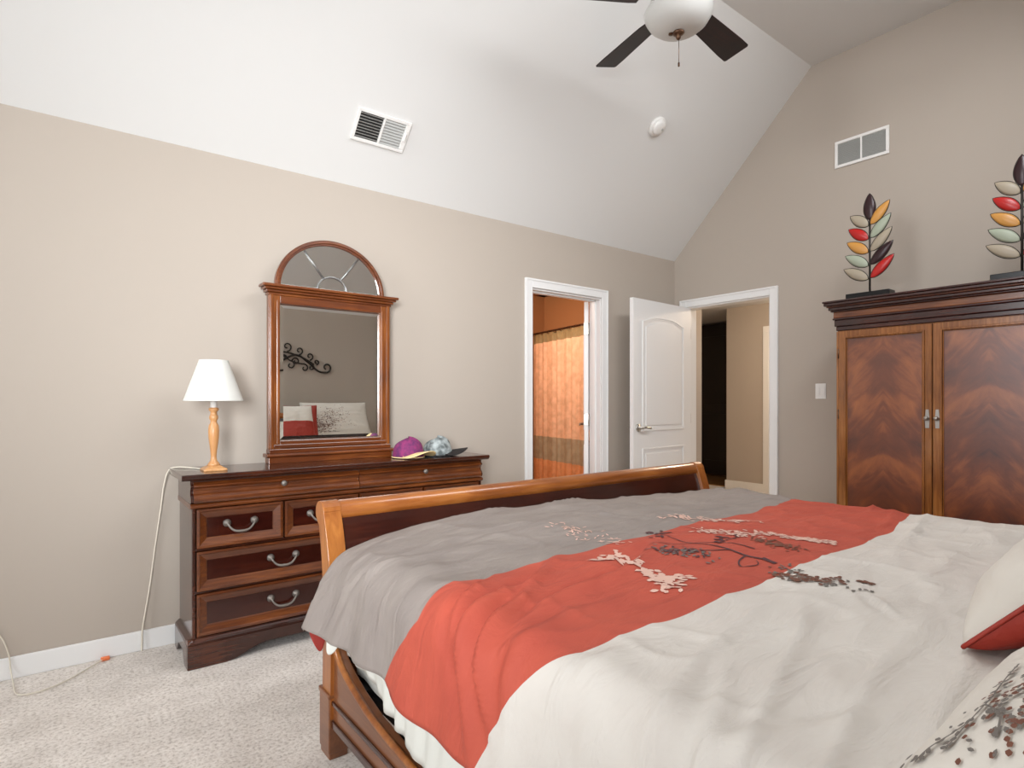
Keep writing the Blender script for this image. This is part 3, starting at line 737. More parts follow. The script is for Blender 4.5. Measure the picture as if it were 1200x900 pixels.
# ------------------------------------------------------------------ ARMOIRE
AX = 3.90; AY = 1.165; AH = .515; AB = WB - .03
t = thing('armoire', 'tall cherry armoire with two figured veneer doors against the right wall', 'armoire', (AX, AY, 0))
b = MB(); b.box(AX+.004, AB, AY-AH, AY+AH, .10, 1.70); obj('carcass', b, 'armz', t, bevel=.003)
for s in (-1, 1):
    b = MB(); ya, yb = sorted((AY+s*AH, AY+s*(AH-.012))); b.box(AX-.012, AX+.004, ya, yb, .13, 1.64)
    obj('stile', b, 'armz', t, bevel=.002)
b = MB()
b.mi = 0
for (z0, z1, e_, mi) in ((1.645, 1.672, .002, 1), (1.672, 1.712, .010, 1), (1.712, 1.724, .018, 1), (1.724, 1.762, .014, 0), (1.762, 1.772, .026, 1), (1.772, 1.790, .036, 1), (1.790, 1.800, .044, 2), (1.800, 1.818, .056, 1), (1.818, 1.830, .062, 1)):
    b.mi = mi; b.box(AX-.012-e_, AB, AY-AH-e_, AY+AH+e_, z0, z1)
obj('cornice', b, ['armx', 'armd', 'frame'], t, bevel=.004)
b = MB(); b.box(AX-.020, AB, AY-AH-.012, AY+AH+.012, 0.0, .10); b.box(AX-.014, AB, AY-AH-.006, AY+AH+.006, .10, .13); obj('plinth', b, 'armd', t, bevel=.004)
for s in (1, -1):
    ya, yb = sorted((AY+s*.003, AY+s*(AH-.014))); z0, z1 = .14, 1.640; st = .050
    d_ = MB()
    def rc(i): return [(ya+i, z0+i), (yb-i, z0+i), (yb-i, z1-i), (ya+i, z1-i)]
    d_.ring(rc(0), rc(.034), AX+.004, AX-.016, 'x'); d_.ring(rc(.034), rc(.044), AX+.004, AX-.022, 'x'); d_.ring(rc(.044), rc(st), AX+.004, AX-.012, 'x')
    dd = obj('door', d_, 'armz', t, (AX, (ya+yb)/2, .9), bevel=.002)
    p_ = MB(); p_.prism(rc(st), AX+.003, AX-.006, 'x'); po = obj('panel', p_, 'veneer', dd, (AX, (ya+yb)/2 , .9 if s > 0 else 1.3))
    R = Matrix.Rotation(-PI/2, 4, 'Y'); ky = AY+s*.024
    k_ = MB().lathe([(.001, 0), (.006, 0), (.006, .012), (.012, .018), (.013, .024), (.008, .031), (.001, .032)], (AX-.016, ky, 1.105), 16, R)
    k_.prism([(ky-.009, 1.05), (ky+.009, 1.05), (ky+.011, 1.10), (ky+.007, 1.155), (ky-.007, 1.155), (ky-.011, 1.10)], AX-.018, AX-.015, 'x')
    obj('knob', k_, 'nickel', dd)
    for z in (.35, 1.12, 1.50):
        h_ = MB().tube([(AX-.014, AY+s*(AH-.013), z-.03), (AX-.014, AY+s*(AH-.013), z+.03)], .005, 8); obj('hinge', h_, 'bronze', dd)

# ---- metal leaf sculptures on the armoire
LEAVES = {'a': (['leaf_dark'], ['leaf_amber', 'leaf_sage', 'leaf_beige', 'leaf_dark', 'leaf_red'], ['leaf_beige', 'leaf_red', 'leaf_amber', 'leaf_sage', 'leaf_beige'])}
def leaf_tree(y, label):
    X = 4.0; Z = 1.830
    t = thing('leaf_sculpture', label, 'sculpture', (X, y, Z), 'metal leaf sculptures on the armoire')
    b = MB().box(X-.045, X+.045, y-.125, y+.125, Z, Z+.05); obj('base', b, 'black', t, bevel=.004)
    b = MB().tube([(X, y, Z+.04), (X, y, Z+.55)], .006, 10); obj('stem', b, 'iron', t)
    def leaf(y0, z0, ang, L_, W_, m):
        ca, sa = math.cos(ang), math.sin(ang); n = 12
        def at(u, v): return (X - .010*math.sin(PI*u)*(1-v*v) - .004, y0 + (ca*u*L_ - sa*v*W_*math.sin(PI*u**.85)**.8), z0 + (sa*u*L_ + ca*v*W_*math.sin(PI*u**.85)**.8))
        b = MB(); b.smooth = True
        b.grid([[at(max(.001, min(.999, i/n)), -1 + 2*j/6) for j in range(7)] for i in range(n+1)])
        o = obj('leaf', b, m, t); sd = o.modifiers.new('thick', 'SOLIDIFY'); sd.thickness = .002
        e = MB(); ring_ = [at(max(.001, i/n), -1) for i in range(n)] + [at(max(.001, 1-i/n) if i else .999, 1) for i in range(n)]
        e.tube(ring_, .0032, 6, True); obj('leaf_rim', e, 'iron', o)
    top, right, left = LEAVES['a']
    leaf(y, Z+.50, PI/2, .165, .034, top[0])
    for k in range(5):
        zr = Z + .49 - k*.083; zl = Z + .48 - k*.083
        lr = .165 + .004*k
        leaf(y-.006, zr-.02, math.radians(180-50+k*1.5), lr, .030, right[k])     # towards -Y: right in the photo
        leaf(y+.006, zl-.015, math.radians(38-k*2), .135+.008*k, .032, left[k])
leaf_tree(1.530, 'multicoloured metal leaf sculpture on black base at the left end of the armoire')
leaf_tree(.800, 'multicoloured metal leaf sculpture on the right half of the armoire, cut by the frame edge')

# ------------------------------------------------------------------ BED
def sstep(a, b_, x):
    u = max(0, min(1, (x-a)/(b_-a))); return u*u*(3-2*u)
BXL, BXR = .717, 2.915; BYF = 1.925; BC = (BXL+BXR)/2
t = thing('sleigh_bed', 'wooden sleigh bed with rolled footboard in the foreground', 'bed', (BC, .9, 0))
# post side outline in (y,z), +y = away from the mattress
def sleigh(sgn, yb, ztop, thick=.075, curl=.055):
    """closed outline: foot at the floor, scroll at the top"""
    outer = []; inner = []
    N_ = 16
    for k in range(N_+1):
        u = k/N_; z = ztop*.0 + (ztop-.035)*u
        bow = -.012*math.sin(PI*u) + curl*max(0, (u-.62)/.38)**2
        inner.append((yb + sgn*(0 + bow), z)); outer.append((yb + sgn*(thick + bow - .012*max(0, (u-.6)/.4)), z))
    # scroll
    cy, cz, r = inner[-1][0] + sgn*.038, ztop-.040, .040
    sc = [(cy + sgn*r*math.cos(a)*-1, cz + r*math.sin(a)) for a in [math.radians(10+ 22*i) for i in range(11)]]
    return inner + sc + outer[::-1][1:], (cy, cz, r)
for nm, sgn, yb, zt in (('footboard', 1, BYF, .855), ('headboard', -1, -.18, 1.08)):
    prof, (cy, cz, r) = sleigh(sgn, yb, zt)
    b = MB(); N_ = 16
    # curved panel between the posts
    inn = prof[:N_+1]; pin = [(y+sgn*.018, z) for y, z in inn if z > .22]; pout = [(y+sgn*.040, z) for y, z in inn if z > .22]
    b.mi = 1; b.prism(pin + pout[::-1], BXL+.05, BXR-.05, 'x')
    b.mi = 0; b.tube([(BXL+.045, cy, cz), (BXR-.045, cy, cz)], r*.93, 24)
    bp = [(y+sgn*.006, z) for y, z in inn if z > .22][:4]; b.prism([(yb+sgn*.004, .16), (yb+sgn*.055, .16), (yb+sgn*.055, .30), (yb+sgn*.004, .30)], BXL+.05, BXR-.05, 'x')
    fb = obj(nm, b, ['honey', 'panel'], t, bevel=.002)
    for sx in (-1, 1):
        xe = BXL if sx < 0 else BXR
        xa, xb = sorted((xe, xe - sx*.062))
        b = MB(); b.prism(prof, xa, xb, 'x')
        # raised edge band on the inner face
        obj('post', b, 'honeyz', t, bevel=.005)
        b = MB(); ya, ybb = sorted((yb-sgn*.006, yb+sgn*.084))
        xa2, xb2 = sorted((xe+sx*.004, xe - sx*.066))
        b.box(xa2+.003, xb2-.003, ya+.003, ybb-.003, 0, .05); b.box(xa2, xb2, ya, ybb, .02, .215)
        b.box(xa2-.003, xb2+.003, ya-.003, ybb+.003, .205, .222)
        obj('plinth_block', b, 'railw', t, bevel=.004)
for sx in (-1, 1):
    xe = BXL+.012 if sx < 0 else BXR-.012
    xa, xb = sorted((xe, xe - sx*.03))
    top = [(-.18, .40)]; 
    prof = [(1.93, .11), (1.93, .47), (1.90, .40), (1.86, .355), (1.80, .325), (1.72, .30), (1.60, .275), (1.42, .258), (1.2, .25), (.6, .25), (.2, .26), (0, .29), (-.12, .35), (-.18, .42), (-.18, .11)]
    b = MB(); b.prism([(y, z-.0) for y, z in prof], xa, xb, 'x')
    sr = obj('side_rail', b, 'railw', t, bevel=.003)
    b = MB(); tl = [(y, z) for y, z in prof[1:-1]]
    pts = [Vector((xe+sx*.002, y, z-.004)) for y, z in tl]
    b.tube(smooth_path(pts, 3), .011, 8); o = obj('top_moulding', b, 'honey', sr); o['label'] = 'honey coloured rail top edge'
    b = MB(); xo, xi = xe + sx*.008, xe
    xa, xb = sorted((xo, xi)); b.box(xa, xb, -.17, 1.92, .185, .200); b.box(xa, xb, -.17, 1.92, .11, .135); obj('lower_moulding', b, 'panel', sr, bevel=.003)
for y in (.3, 1.0, 1.58):
    for x in (BXL+.09, BC, BXR-.09):
        b = MB().box(x-.015, x+.015, y-.015, y+.015, 0, .24); obj('support_leg', b, 'dark', t, bevel=.002)
b = MB()
for x in (BXL+.09, BC, BXR-.09): b.box(x-.02, x+.02, -.16, 1.90, .24, .27)
for k in range(6): b.box(BXL+.05, BXR-.05, .1+k*.33, .15+k*.33, .27, .285)
obj('support_frame', b, 'dark', t)
# box spring and mattress (white covered)
def soft_box(name, x0, x1, y0, y1, z0, z1, m, label, cat, rip=.004):
    b = MB(); b.smooth = True; n = 160; per = []
    r = .06
    def outline(k):
        cs = [(x1-r, y1-r, 0), (x0+r, y1-r, 90), (x0+r, y0+r, 180), (x1-r, y0+r, 270)]
        return cs
    pts = []
    for cx_, cy_, a0 in outline(0):
        for i in range(6):
            a = math.radians(a0 + 90*i/5); pts.append(Vector((cx_+r*math.cos(a), cy_+r*math.sin(a), 0)))
    # resample
    res = []
    for i in range(len(pts)):
        p, q = pts[i], pts[(i+1) % len(pts)]; m_ = max(1, int((q-p).length/.02))
        for j_ in range(m_): res.append(p.lerp(q, j_/m_))
    c_ = Vector(((x0+x1)/2, (y0+y1)/2, 0)); rows = []
    prof = [(0, -.02), (.03, .0), (.3, .004), (.7, .004), (.95, 0), (1, -.03)]
    for u, e_ in prof:
        row = []
        for p in res:
            d = Vector((p.x-c_.x, 0, 0)) if abs(abs(p.x-c_.x)-(x1-x0)/2) < r else Vector((0, p.y-c_.y, 0))
            d.normalize(); rp = rip*math.sin((p.x+p.y)*34+2*math.sin((p.x+p.y)*9))*(1-u)
            row.append((p.x + d.x*(e_+rp), p.y + d.y*(e_+rp), z0+(z1-z0)*u))
        row.append(row[0]); rows.append(row)
    b.grid(rows); bmesh.ops.remove_doubles(b.b, verts=b.b.verts, dist=.0005)
    bnd = [e for e in b.b.edges if e.is_boundary]; bmesh.ops.holes_fill(b.b, edges=bnd)
    return tag(obj(name, b, m), label, cat)
soft_box('box_spring', .785, BXR-.04, -.14, 1.90, .287, .50, 'sheet', 'white covered box spring under the mattress of the sleigh bed', 'box spring', .006)
soft_box('mattress', .775, BXR-.045, -.14, 1.90, .502, .70, 'sheet', 'white mattress lying on the box spring beneath the comforter', 'mattress', .003)

t = thing('bed_sheet', 'white sheet hanging in soft folds below the comforter along the near side of the bed', 'sheet', (.74, .9, .45))
def sheet_hem(y): return .285 + .012*sstep(1.2, 1.45, y) + .065*sstep(1.45, 1.86, y)
def sheet_x(y): return .702 + .012*sstep(.9, 1.3, y) + .045*sstep(1.3, 1.62, y)
b = MB(); b.smooth = True; rows = []
for i in range(15):
    u = i/14; row = []
    for k in range(161):
        y = -.1 + 1.965*k/160; z = .58 + (sheet_hem(y)-.58)*u
        f = .006*math.sin(y*46+2*math.sin(y*13)) + .004*math.sin(y*83+1.3) + .004*math.sin(y*19)
        row.append((.738 + (sheet_x(y)-.738)*u**1.2 + f*u, y, z))
    rows.append(row)
b.grid(rows); o = obj('cloth', b, 'sheet', t); sd = o.modifiers.new('thick', 'SOLIDIFY'); sd.thickness = .003; sd.offset = 0
# ---- comforter
def interp(T, x):
    if x <= T[0][0]: return T[0][1]
    for (a, fa), (b_, fb_) in zip(T, T[1:]):
        if x <= b_: u = (x-a)/(b_-a); return fa+(fb_-fa)*u
    return T[-1][1]
def ztop(x, y): return .732 + .050*math.exp(-((x-1.55)/.62)**2)*(.55+.45*sstep(.2, 1.6, y))
# cross-section parameter: s in metres along the cloth from the left hem
HEM = .265; RAD = .10; XL, XR = .675, 2.945
ARC = RAD*PI/2; FLAT = (XR-RAD)-(XL+RAD); TOT = HEM-RAD+ARC+FLAT+ARC+HEM-RAD+.06
S1 = HEM-RAD; S2 = S1+ARC; S3 = S2+FLAT; S4 = S3+ARC
def section(s, y):
    """returns position and outward normal in the XZ plane, side weight"""
    if s < S1: return XL, ztop(XL, y)-RAD-(S1-s), -1, 0
    if s < S2:
        a = (s-S1)/RAD; return XL+RAD-RAD*math.cos(a), ztop(XL+RAD, y)-RAD+RAD*math.sin(a), -math.cos(a), math.sin(a)
    if s < S3: x = XL+RAD+(s-S2); return x, ztop(x, y), 0, 1
    if s < S4:
        a = (s-S3)/RAD; return XR-RAD+RAD*math.sin(a), ztop(XR-RAD, y)-RAD+RAD*math.cos(a), math.sin(a), math.cos(a)
    return XR, ztop(XR, y)-RAD-(s-S4), 1, 0
SEAM1 = [(0, 1.36), (.10, 1.31), (.2, 1.25), (S2, 1.25), (S2+.25, 1.25), (S2+.45, 1.225), (S2+.75, 1.225), (S2+1.42, 1.30), (S2+1.72, 1.36), (S3, 1.43), (TOT, 1.48)]
SEAM2 = [(0, .95), (.1, .91), (.2, .86), (S2, .79), (S2+.27, .77), (S2+.47, .755), (S2+.75, .76), (S2+1.2, .79), (S2+1.62, .84), (S3, .93), (TOT, .97)]
def ridge(p, sharp=6):
    return (1-abs(noise.noise(p)))**sharp
def comf(s, y):
    """y is the cloth coordinate along the bed: past YE it drops behind the foot end"""
    YE = 1.86; side = 1 - sstep(S1*.6, S2, s); sider = sstep(S3, S4, s)
    yy = min(y, YE); drop = max(0, y-YE)
    x, z, nx, nz = section(s, yy)
    hang = max(0, S1*1.0+.05-s)/(S1+.05)            # 1 at the left hem
    hangr = max(0, s-S4+.05)/(TOT-S4+.05)
    # foot end: top of the cloth tucks down between mattress and footboard
    if drop > 0:
        top = 1-max(side, sider)
        a = min(drop/.05, PI/2)
        yy = YE + .05*math.sin(a)*(1-.6*side); z -= top*(.05*(1-math.cos(a)) + max(0, drop-.05*PI/2))
    # general lumpiness, broad folds and creases
    p = Vector((x*1.7, y*2.6, z*2)); d = .010*noise.noise(p*1.3) + .006*noise.noise(p*3.1)
    q = Vector((x*1.3+.25*y, y*8.0-x*1.8, 3.3)); amp = .35+.65*sstep(.0, .5, noise.noise(Vector((x*1.5, y*1.7, 9)))+.2)
    d += .015*amp*(ridge(q, 6)-.45)*(1-max(side, sider)*.8)
    q2 = Vector((x*5.0+y*1.2, y*4.2, 7.7)); d += .006*(ridge(q2, 8)-.4)
    # gathers in the hanging side
    g = math.sin(y*17+1.5*math.sin(y*5)+s*3)*.5 + math.sin(y*31+2*s)*.25
    d += g*.016*(hang**.8+hangr**.8)
    # strong pulled creases near the left edge of the coral stripe
    for (cx_, cy_, dx_, dy_, L_, W_, A_) in CREASES:
        ux = ((x-cx_)*dx_+(y-cy_)*dy_) if not side > .99 else ((-(.0)+(s-S2))*dx_ + (XL+RAD-cx_)*dx_ + (y-cy_)*dy_)
        xs = x if s > S2 else XL+RAD-(S2-s)
        ux = (xs-cx_)*dx_+(y-cy_)*dy_; vx = -(xs-cx_)*dy_+(y-cy_)*dx_ + .02*math.sin(ux*11)
        d += A_*math.exp(-(ux/L_)**2)*(math.exp(-(vx/W_)**2) - .8*math.exp(-((vx-W_*1.5)/W_)**2))
    x += nx*d; z += nz*d
    x -= .035*hang**1.5; x += .03*hangr**1.5
    z -= .035*sstep(1.45, 1.86, yy)*(1-sstep(S1, S2+.14, s))
    z += .030*hang*sstep(1.15, 1.4, yy)
    # corner by the foot post pushed outwards
    cf = sstep(1.50, 1.86, yy)*side
    x -= cf*(.034*hang+.010); z += cf*.034*hang; yy -= cf*.05*hang
    return (x, yy, z)
CREASES = [(.80, 1.10, .93, .36, .30, .020, .024), (.74, 1.02, .86, .50, .22, .016, .022), (1.05, 1.02, .97, .22, .34, .020, .018), (.76, 1.16, .8, .6, .14, .012, .016), (.70, .90, .95, .30, .18, .02, .010),
           (1.62, 1.52, .75, -.66, .16, .012, .010), (1.95, 1.62, .9, .43, .22, .02, .010), (.66, 1.60, .95, -.3, .16, .02, .012),
           (.74, .50, .85, .50, .16, .016, .012), (.85, .40, .95, -.30, .22, .025, .010), (1.42, .52, .6, .8, .07, .010, .010), (1.20, 1.55, .98, .18, .25, .02, .007), (1.9, .55, .97, .25, .35, .03, .006)]
ct = thing('comforter', 'taupe, coral and cream striped comforter with embroidered branches spread over the bed', 'comforter', (BC, .9, .70))
ns = 250; su = [TOT*i/ns for i in range(ns+1)]
nA, nB, nC = 62, 48, 84
b = MB(); b.smooth = True; rows = []
YH = -.08; YEND = 1.86+.20
for i in range(nA+1): rows.append([(YEND, i/nA, 0)])
bm = b.b; V = []
ys = []
for i in range(nA+nB+nC+1):
    row = []
    for s in su:
        a1, a2 = interp(SEAM1, s), interp(SEAM2, s)
        a1 += .004*math.sin(s*23); a2 += .004*math.sin(s*19)
        if i <= nA: y = YEND + (a1-YEND)*i/nA
        elif i <= nA+nB: y = a1+(a2-a1)*(i-nA)/nB
        else: y = a2+(YH-a2)*(i-nA-nB)/nC
        row.append(bm.verts.new(comf(s, y)))
    V.append(row)
for i in range(len(V)-1):
    b.mi = 0 if i < nA else (1 if i < nA+nB else 2)
    for k in range(ns): b._f([V[i][k], V[i][k+1], V[i+1][k+1], V[i+1][k]])
o = obj('cover', b, ['grey_c', 'red_c', 'cream_c'], ct)
# make sure normals point outward, then thicken inward
me = o.data
zf = sum(p.normal.z for p in me.polygons)
if zf < 0: me.flip_normals()
sd = o.modifiers.new('thick', 'SOLIDIFY'); sd.thickness = .014; sd.offset = -1
# turned-up lining at the foot corner
def blade_cloth(name, P, m, parent, label=None, thick=.006):
    b = MB(); b.smooth = True; b.grid(P); o = obj(name, b, m, parent); sd = o.modifiers.new('thick', 'SOLIDIFY'); sd.thickness = thick
    ss = o.modifiers.new('sub', 'SUBSURF'); ss.levels = ss.render_levels = 2
    if label: o['label'] = label
    return o
c0 = Vector(comf(0, 1.86)); c1 = Vector(comf(0, 1.72))
def V_(b_, x, y, z): return b_ + Vector((x, y, z))
blade_cloth('corner_lining', [[V_(c0, .008, -.004, .025), V_(c0, .04, -.02, .03), V_(c0, .078, -.035, .03)],
                              [V_(c0, .012, -.010, -.018), V_(c0, .036, -.016, -.020), V_(c0, .064, -.026, -.018)],
                              [V_(c0, .036, -.020, -.068), V_(c0, .043, -.022, -.074), V_(c0, .050, -.025, -.068)]], 'lining', ct, 'red lining turned out at the corner')
blade_cloth('corner_fold', [[V_(c0, .060, -.035, .03), V_(c0, .09, -.05, .03), V_(c0, .115, -.075, .035)],
                            [V_(c0, .058, -.034, -.030), V_(c0, .080, -.045, -.034), V_(c0, .105, -.065, -.018)],
                            [V_(c0, .056, -.034, -.080), V_(c0, .068, -.040, -.086), V_(c0, .082, -.050, -.072)]], 'sheet', ct, 'cream cloth folded at the corner')
# embroidery, lying on the cloth
def xy_to_s(x): return S2 + (x-(XL+RAD))
def on_cloth(x, y, h=.0025):
    s = xy_to_s(x); p = Vector(comf(s, y)); px = Vector(comf(s+.004, y)); py = Vector(comf(s, y+.004))
    n_ = (px-p).cross(py-p).normalized()
    if n_.z < 0: n_ = -n_
    return p + n_*h
def petal(b, x, y, a, L_, W_):
    ca, sa = math.cos(a), math.sin(a); pts = []
    for u, v in ((0, 0), (.3, .8), (.65, 1), (1, 0), (.65, -1), (.3, -.8)):
        pts.append(b.b.verts.new(on_cloth(x+ca*u*L_-sa*v*W_, y+sa*u*L_+ca*v*W_)))
    b._f(pts)
def twig(b, P, w0):
    P = smooth_path([(x, y, 0) for x, y in P], 8)
    L0 = []; n_ = len(P)
    for i, p in enumerate(P):
        d = (P[min(i+1, n_-1)]-P[max(i-1, 0)]); d.normalize(); w_ = w0*(1-.7*i/(n_-1))
        L0.append((b.b.verts.new(on_cloth(p.x-d.y*w_, p.y+d.x*w_, .002)), b.b.verts.new(on_cloth(p.x+d.y*w_, p.y-d.x*w_, .002))))
    for (a, b_), (c_, d_) in zip(L0, L0[1:]): b._f([a, b_, d_, c_])
rnd = random.Random(3)
b = MB()
def spray(b, P, n, mi, L_, W_, jit):
    b.mi = mi; P = smooth_path([(x, y, 0) for x, y in P], 8)
    for _ in range(n):
        p = rnd.choice(P); petal(b, p.x+rnd.gauss(0, jit), p.y+rnd.gauss(0, jit*.8), rnd.uniform(0, 2*PI), L_*rnd.uniform(.6, 1.2), W_*rnd.uniform(.7, 1.2))
# pale blossom branches: along the taupe edge, across the coral stripe, and hooking back through it
spray(b, [(1.79, 1.379), (1.87, 1.269), (1.99, 1.158)], 120, 0, .026, .006, .022)
spray(b, [(1.70, 1.16), (1.74, 1.10), (1.76, 1.028)], 80, 0, .026, .005, .026)
spray(b, [(1.84, 1.03), (1.90, .942), (1.94, .86)], 120, 0, .026, .006, .020)
spray(b, [(1.36, 1.47), (1.35, 1.349), (1.35, 1.20)], 70, 0, .024, .003, .024)
spray(b, [(1.18, 1.138), (1.25, 1.123), (1.21, 1.018), (1.18, .932), (1.23, .90)], 110, 0, .026, .007, .013)
spray(b, [(1.18, .932), (1.15, .867)], 40, 0, .026, .006, .016)
b.mi = 1
for P, w_ in (([(1.52, .812), (1.51, .892), (1.53, .993), (1.52, 1.088), (1.54, 1.213)], .006), ([(1.51, .892), (1.45, .877), (1.41, .842), (1.46, .83), (1.49, .85)], .003),
              ([(1.60, .917), (1.60, .998), (1.55, 1.048), (1.47, 1.10), (1.39, 1.13)], .004), ([(1.52, .95), (1.45, .99), (1.40, 1.03)], .004), ([(1.54, 1.213), (1.60, 1.208)], .007), ([(1.52, .812), (1.525, .85)], .010)):
    twig(b, P, w_)
spray(b, [(1.36, 1.07), (1.40, 1.02), (1.43, .963)], 60, 1, .018, .004, .022)
spray(b, [(1.36, 1.07), (1.40, 1.02), (1.43, .963)], 60, 3, .016, .004, .026)
spray(b, [(1.60, 1.02), (1.66, 1.05)], 16, 1, .024, .007, .02)
spray(b, [(1.50, 1.17), (1.55, 1.24)], 14, 1, .022, .006, .015)
spray(b, [(1.73, .978), (1.72, .92), (1.71, .852)], 120, 2, .014, .005, .020)
# brown berry spray on the cream part
spray(b, [(1.45, .752), (1.43, .712), (1.46, .68), (1.49, .63)], 85, 2, .014, .0065, .020)
spray(b, [(1.54, .591), (1.53, .60)], 10, 2, .014, .0065, .008)
spray(b, [(1.49, .772), (1.44, .70), (1.49, .60)], 60, 3, .015, .004, .024)
b.mi = 3; twig(b, [(1.52, .80), (1.48, .74), (1.46, .69), (1.49, .62)], .002)
obj('embroidery', b, ['th_pink', 'th_dark', 'th_brown', 'th_grey'], ct, recalc=False)

# ---- pillows
def pillow(name, label, W_, H_, T_, loc, rot, mats, split=None, group=None, emb=None, cat='pillow'):
    t = thing(name, label, cat, loc, group); t.rotation_euler = rot
    n = 44
    def P(u, v, sg):
        e = max(0, (1-abs(u)**2.6)*(1-abs(v)**2.6))
        pinch = 1 - .055*(1-abs(v)**2)*abs(u)**3; pinv = 1 - .055*(1-abs(u)**2)*abs(v)**3
        th = T_/2*e**.42
        w = .006*noise.noise(Vector((u*3, v*3, sg*5+W_*9)))*e**.3 + .004*noise.noise(Vector((u*2, v*9, sg*7)))*e**.5
        return Vector((u*W_/2*pinch, sg*(th+w), v*H_/2*pinv))
    b = MB(); b.smooth = True
    for sg in (-1, 1):
        V = [[b.b.verts.new(P(-1+2*i/n, -1+2*j_/n, sg)) for j_ in range(n+1)] for i in range(n+1)]
        for i in range(n):
            for j_ in range(n):
                u, v = -1+2*(i+.5)/n, -1+2*(j_+.5)/n
                b.mi = (1 if split and split(u, v, sg) else 0)
                b._f([V[i][j_], V[i+1][j_], V[i+1][j_+1], V[i][j_+1]])
    bmesh.ops.remove_doubles(b.b, verts=b.b.verts, dist=.0006)
    if emb: emb(b, P)
    o = local('pillow_cover', b, list(mats) + ['th_grey', 'th_brown'] if emb else mats, t)
    # piped edge
    e = MB(); ed = []
    m_ = 30
    for k in range(m_): ed.append(P(-1+2*k/m_, -1, 1))
    for k in range(m_): ed.append(P(1, -1+2*k/m_, 1))
    for k in range(m_): ed.append(P(1-2*k/m_, 1, 1))
    for k in range(m_): ed.append(P(-1, 1-2*k/m_, 1))
    e.tube([Vector((p.x, 0, p.z)) for p in ed], .004, 6, True); local('piping', e, mats[-1] if split else mats[0], t)
    return t
def sham_emb(b, P):
    rr_ = random.Random(11)
    def pt(u, v, h=.0035): 
        p = P(u, v, 1); q = P(u+.01, v, 1)-p; r_ = P(u, v+.01, 1)-p; n_ = q.cross(r_).normalized()
        if n_.y < 0: n_ = -n_
        return p+n_*h
    def pet(u, v, a, L_, W_):
        ca, sa = math.cos(a), math.sin(a); b._f([b.b.verts.new(pt(u+ca*i*L_-sa*j_*W_, v+sa*i*L_+ca*j_*W_)) for i, j_ in ((0, 0), (.3, .8), (.65, 1), (1, 0), (.65, -1), (.3, -.8))])
    def tw(Q, w_):
        Q = smooth_path([(x, y, 0) for x, y in Q], 8); L0 = []
        for i, p in enumerate(Q):
            d = (Q[min(i+1, len(Q)-1)]-Q[max(i-1, 0)]).normalized(); L0.append((b.b.verts.new(pt(p.x-d.y*w_, p.y+d.x*w_)), b.b.verts.new(pt(p.x+d.y*w_, p.y-d.x*w_))))
        for (a, c_), (d_, e_) in zip(L0, L0[1:]): b._f([a, c_, e_, d_])
        return Q
    b.mi = 2
    for Q in SHAM_TWIGS:
        Q2 = tw(Q, .006)
        for p in Q2[2:]:
            for _ in range(1): pet(p.x+rr_.gauss(0, .02), p.y+rr_.gauss(0, .03), rr_.uniform(0, 2*PI), .042, .012)
    b.mi = 3
    for cu, cv, su_, sv_, n_ in SHAM_BERRIES:
        for _ in range(n_): pet(max(-.93, min(.93, rr_.gauss(cu, su_))), max(-.93, min(.93, rr_.gauss(cv, sv_))), rr_.uniform(0, 2*PI), .028, .014)
    b.mi = 2
    for cu, cv, su_, sv_, n_ in SHAM_BERRIES:
        for _ in range(n_//2): pet(max(-.93, min(.93, rr_.gauss(cu, su_))), max(-.93, min(.93, rr_.gauss(cv, sv_))), rr_.uniform(0, 2*PI), .036, .009)
SHAM_TWIGS = [[(-.05, -.62), (-.35, -.60), (-.6, -.60), (-.85, -.72)], [(-.6, -.6), (-.72, -.5), (-.85, -.5)], [(-.72, -.66), (-.8, -.8), (-.88, -.86)]]
SHAM_BERRIES = [(-.62, -.28, .20, .16, 260), (-.2, .1, .25, .25, 140)]
pillow('pillow_sham', 'large cream pillow sham embroidered with brown berries, nearest the camera', .64, .50, .13, (1.065, .05, .856), (math.radians(63), 0, 0), ['pil_w', 'pil_w'], None, None, sham_emb)
pillow('pillow_sham', 'large cream pillow sham against the headboard, reflected in the dresser mirror', .78, .50, .17, (2.53, -.08, .965), (math.radians(28), 0, 0), ['pil_w', 'pil_w'], None, None, sham_emb)
pillow('throw_pillow', 'white and brick red throw pillow lying at the right edge of the photo', .44, .40, .165, (1.487, .20, .914), (math.radians(42), 0, 0), ['pil_w', 'pil_r'], lambda u, v, sg: sg < 0)
pillow('throw_pillow', 'white topped red throw pillow at the middle of the bed, seen in the mirror', .40, .44, .14, (1.97, .20, .955), (math.radians(24), 0, 0), ['pil_w', 'pil_r'], lambda u, v, sg: v < .1)
pillow('throw_pillow', 'dark red pillow with grey green edge behind the throw pillows, seen in the mirror', .38, .44, .12, (2.07, .03, .955), (math.radians(24), 0, math.radians(10)), ['teal', 'pil_r'], lambda u, v, sg: u > .2)

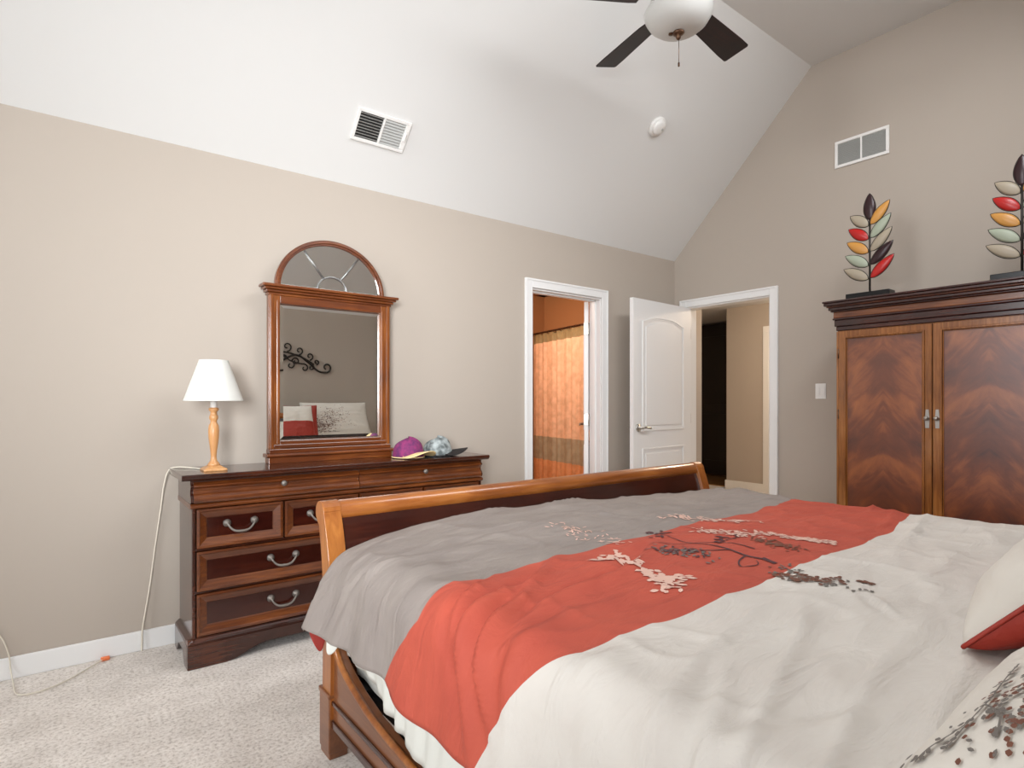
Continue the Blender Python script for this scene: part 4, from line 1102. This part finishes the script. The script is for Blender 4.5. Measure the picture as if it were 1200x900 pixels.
# ---- scrolled iron wall decor over the bed
t = thing('wall_scroll_decor', 'black wrought iron scroll wall decor above the bed, reflected in the mirror', 'wall decor', (BC, WR, 1.66))
def spiral(cx, cz, r0, r1, a0, a1, n=26): return [(cx + (r0+(r1-r0)*k/n)*math.cos(a0+(a1-a0)*k/n), WR+.015, cz + (r0+(r1-r0)*k/n)*math.sin(a0+(a1-a0)*k/n)) for k in range(n+1)]
for s in (-1, 1):
    b = MB()
    def X_(P): return [(BC + s*(p[0]), p[1], p[2]) for p in P]
    b.tube(X_(smooth_path([(0, WR+.015, 1.60), (.18, WR+.015, 1.66), (.36, WR+.015, 1.74), (.5, WR+.015, 1.66), (.62, WR+.015, 1.56), (.72, WR+.015, 1.545)])), .011, 8)
    b.tube(X_(spiral(.72, 1.605, .06, .018, -PI/2, 1.4*PI)), .010, 8)
    for (cx, cz, r, a0, a1) in ((.10, 1.80, .05, -PI/2, 1.6*PI), (.26, 1.83, .055, -PI/2, 1.6*PI), (.40, 1.79, .045, -PI/2, 1.5*PI), (.52, 1.73, .045, -PI/2, 1.5*PI), (.60, 1.665, .03, -PI/2, 1.5*PI), (.30, 1.62, .05, PI/2, -1.4*PI), (.46, 1.59, .045, PI/2, -1.3*PI), (.14, 1.60, .04, PI/2, -1.3*PI), (.22, 1.70, .04, 0, 2.2*PI), (.36, 1.665, .045, PI, -1.2*PI), (.54, 1.60, .035, PI/2, -1.3*PI), (.06, 1.70, .04, 0, 2.2*PI)):
        b.tube(X_(spiral(cx, cz, r, .012, a0, a1)), .008, 8)
    b.tube(X_(smooth_path([(.05, WR+.015, 1.75), (.2, WR+.015, 1.77), (.36, WR+.015, 1.74), (.48, WR+.015, 1.69), (.57, WR+.015, 1.635)])), .009, 8)
    b.tube(X_(smooth_path([(.14, WR+.015, 1.64), (.22, WR+.015, 1.72), (.3, WR+.015, 1.67), (.42, WR+.015, 1.64), (.46, WR+.015, 1.64)])), .008, 8)
    obj('scroll', b, 'iron', t)
b = MB(); b.tube([(BC-.03, WR+.015, 1.60), (BC+.03, WR+.015, 1.60)], .012, 8); b.box(BC-.02, BC+.02, WR, WR+.012, 1.58, 1.62); obj('mount', b, 'iron', t)
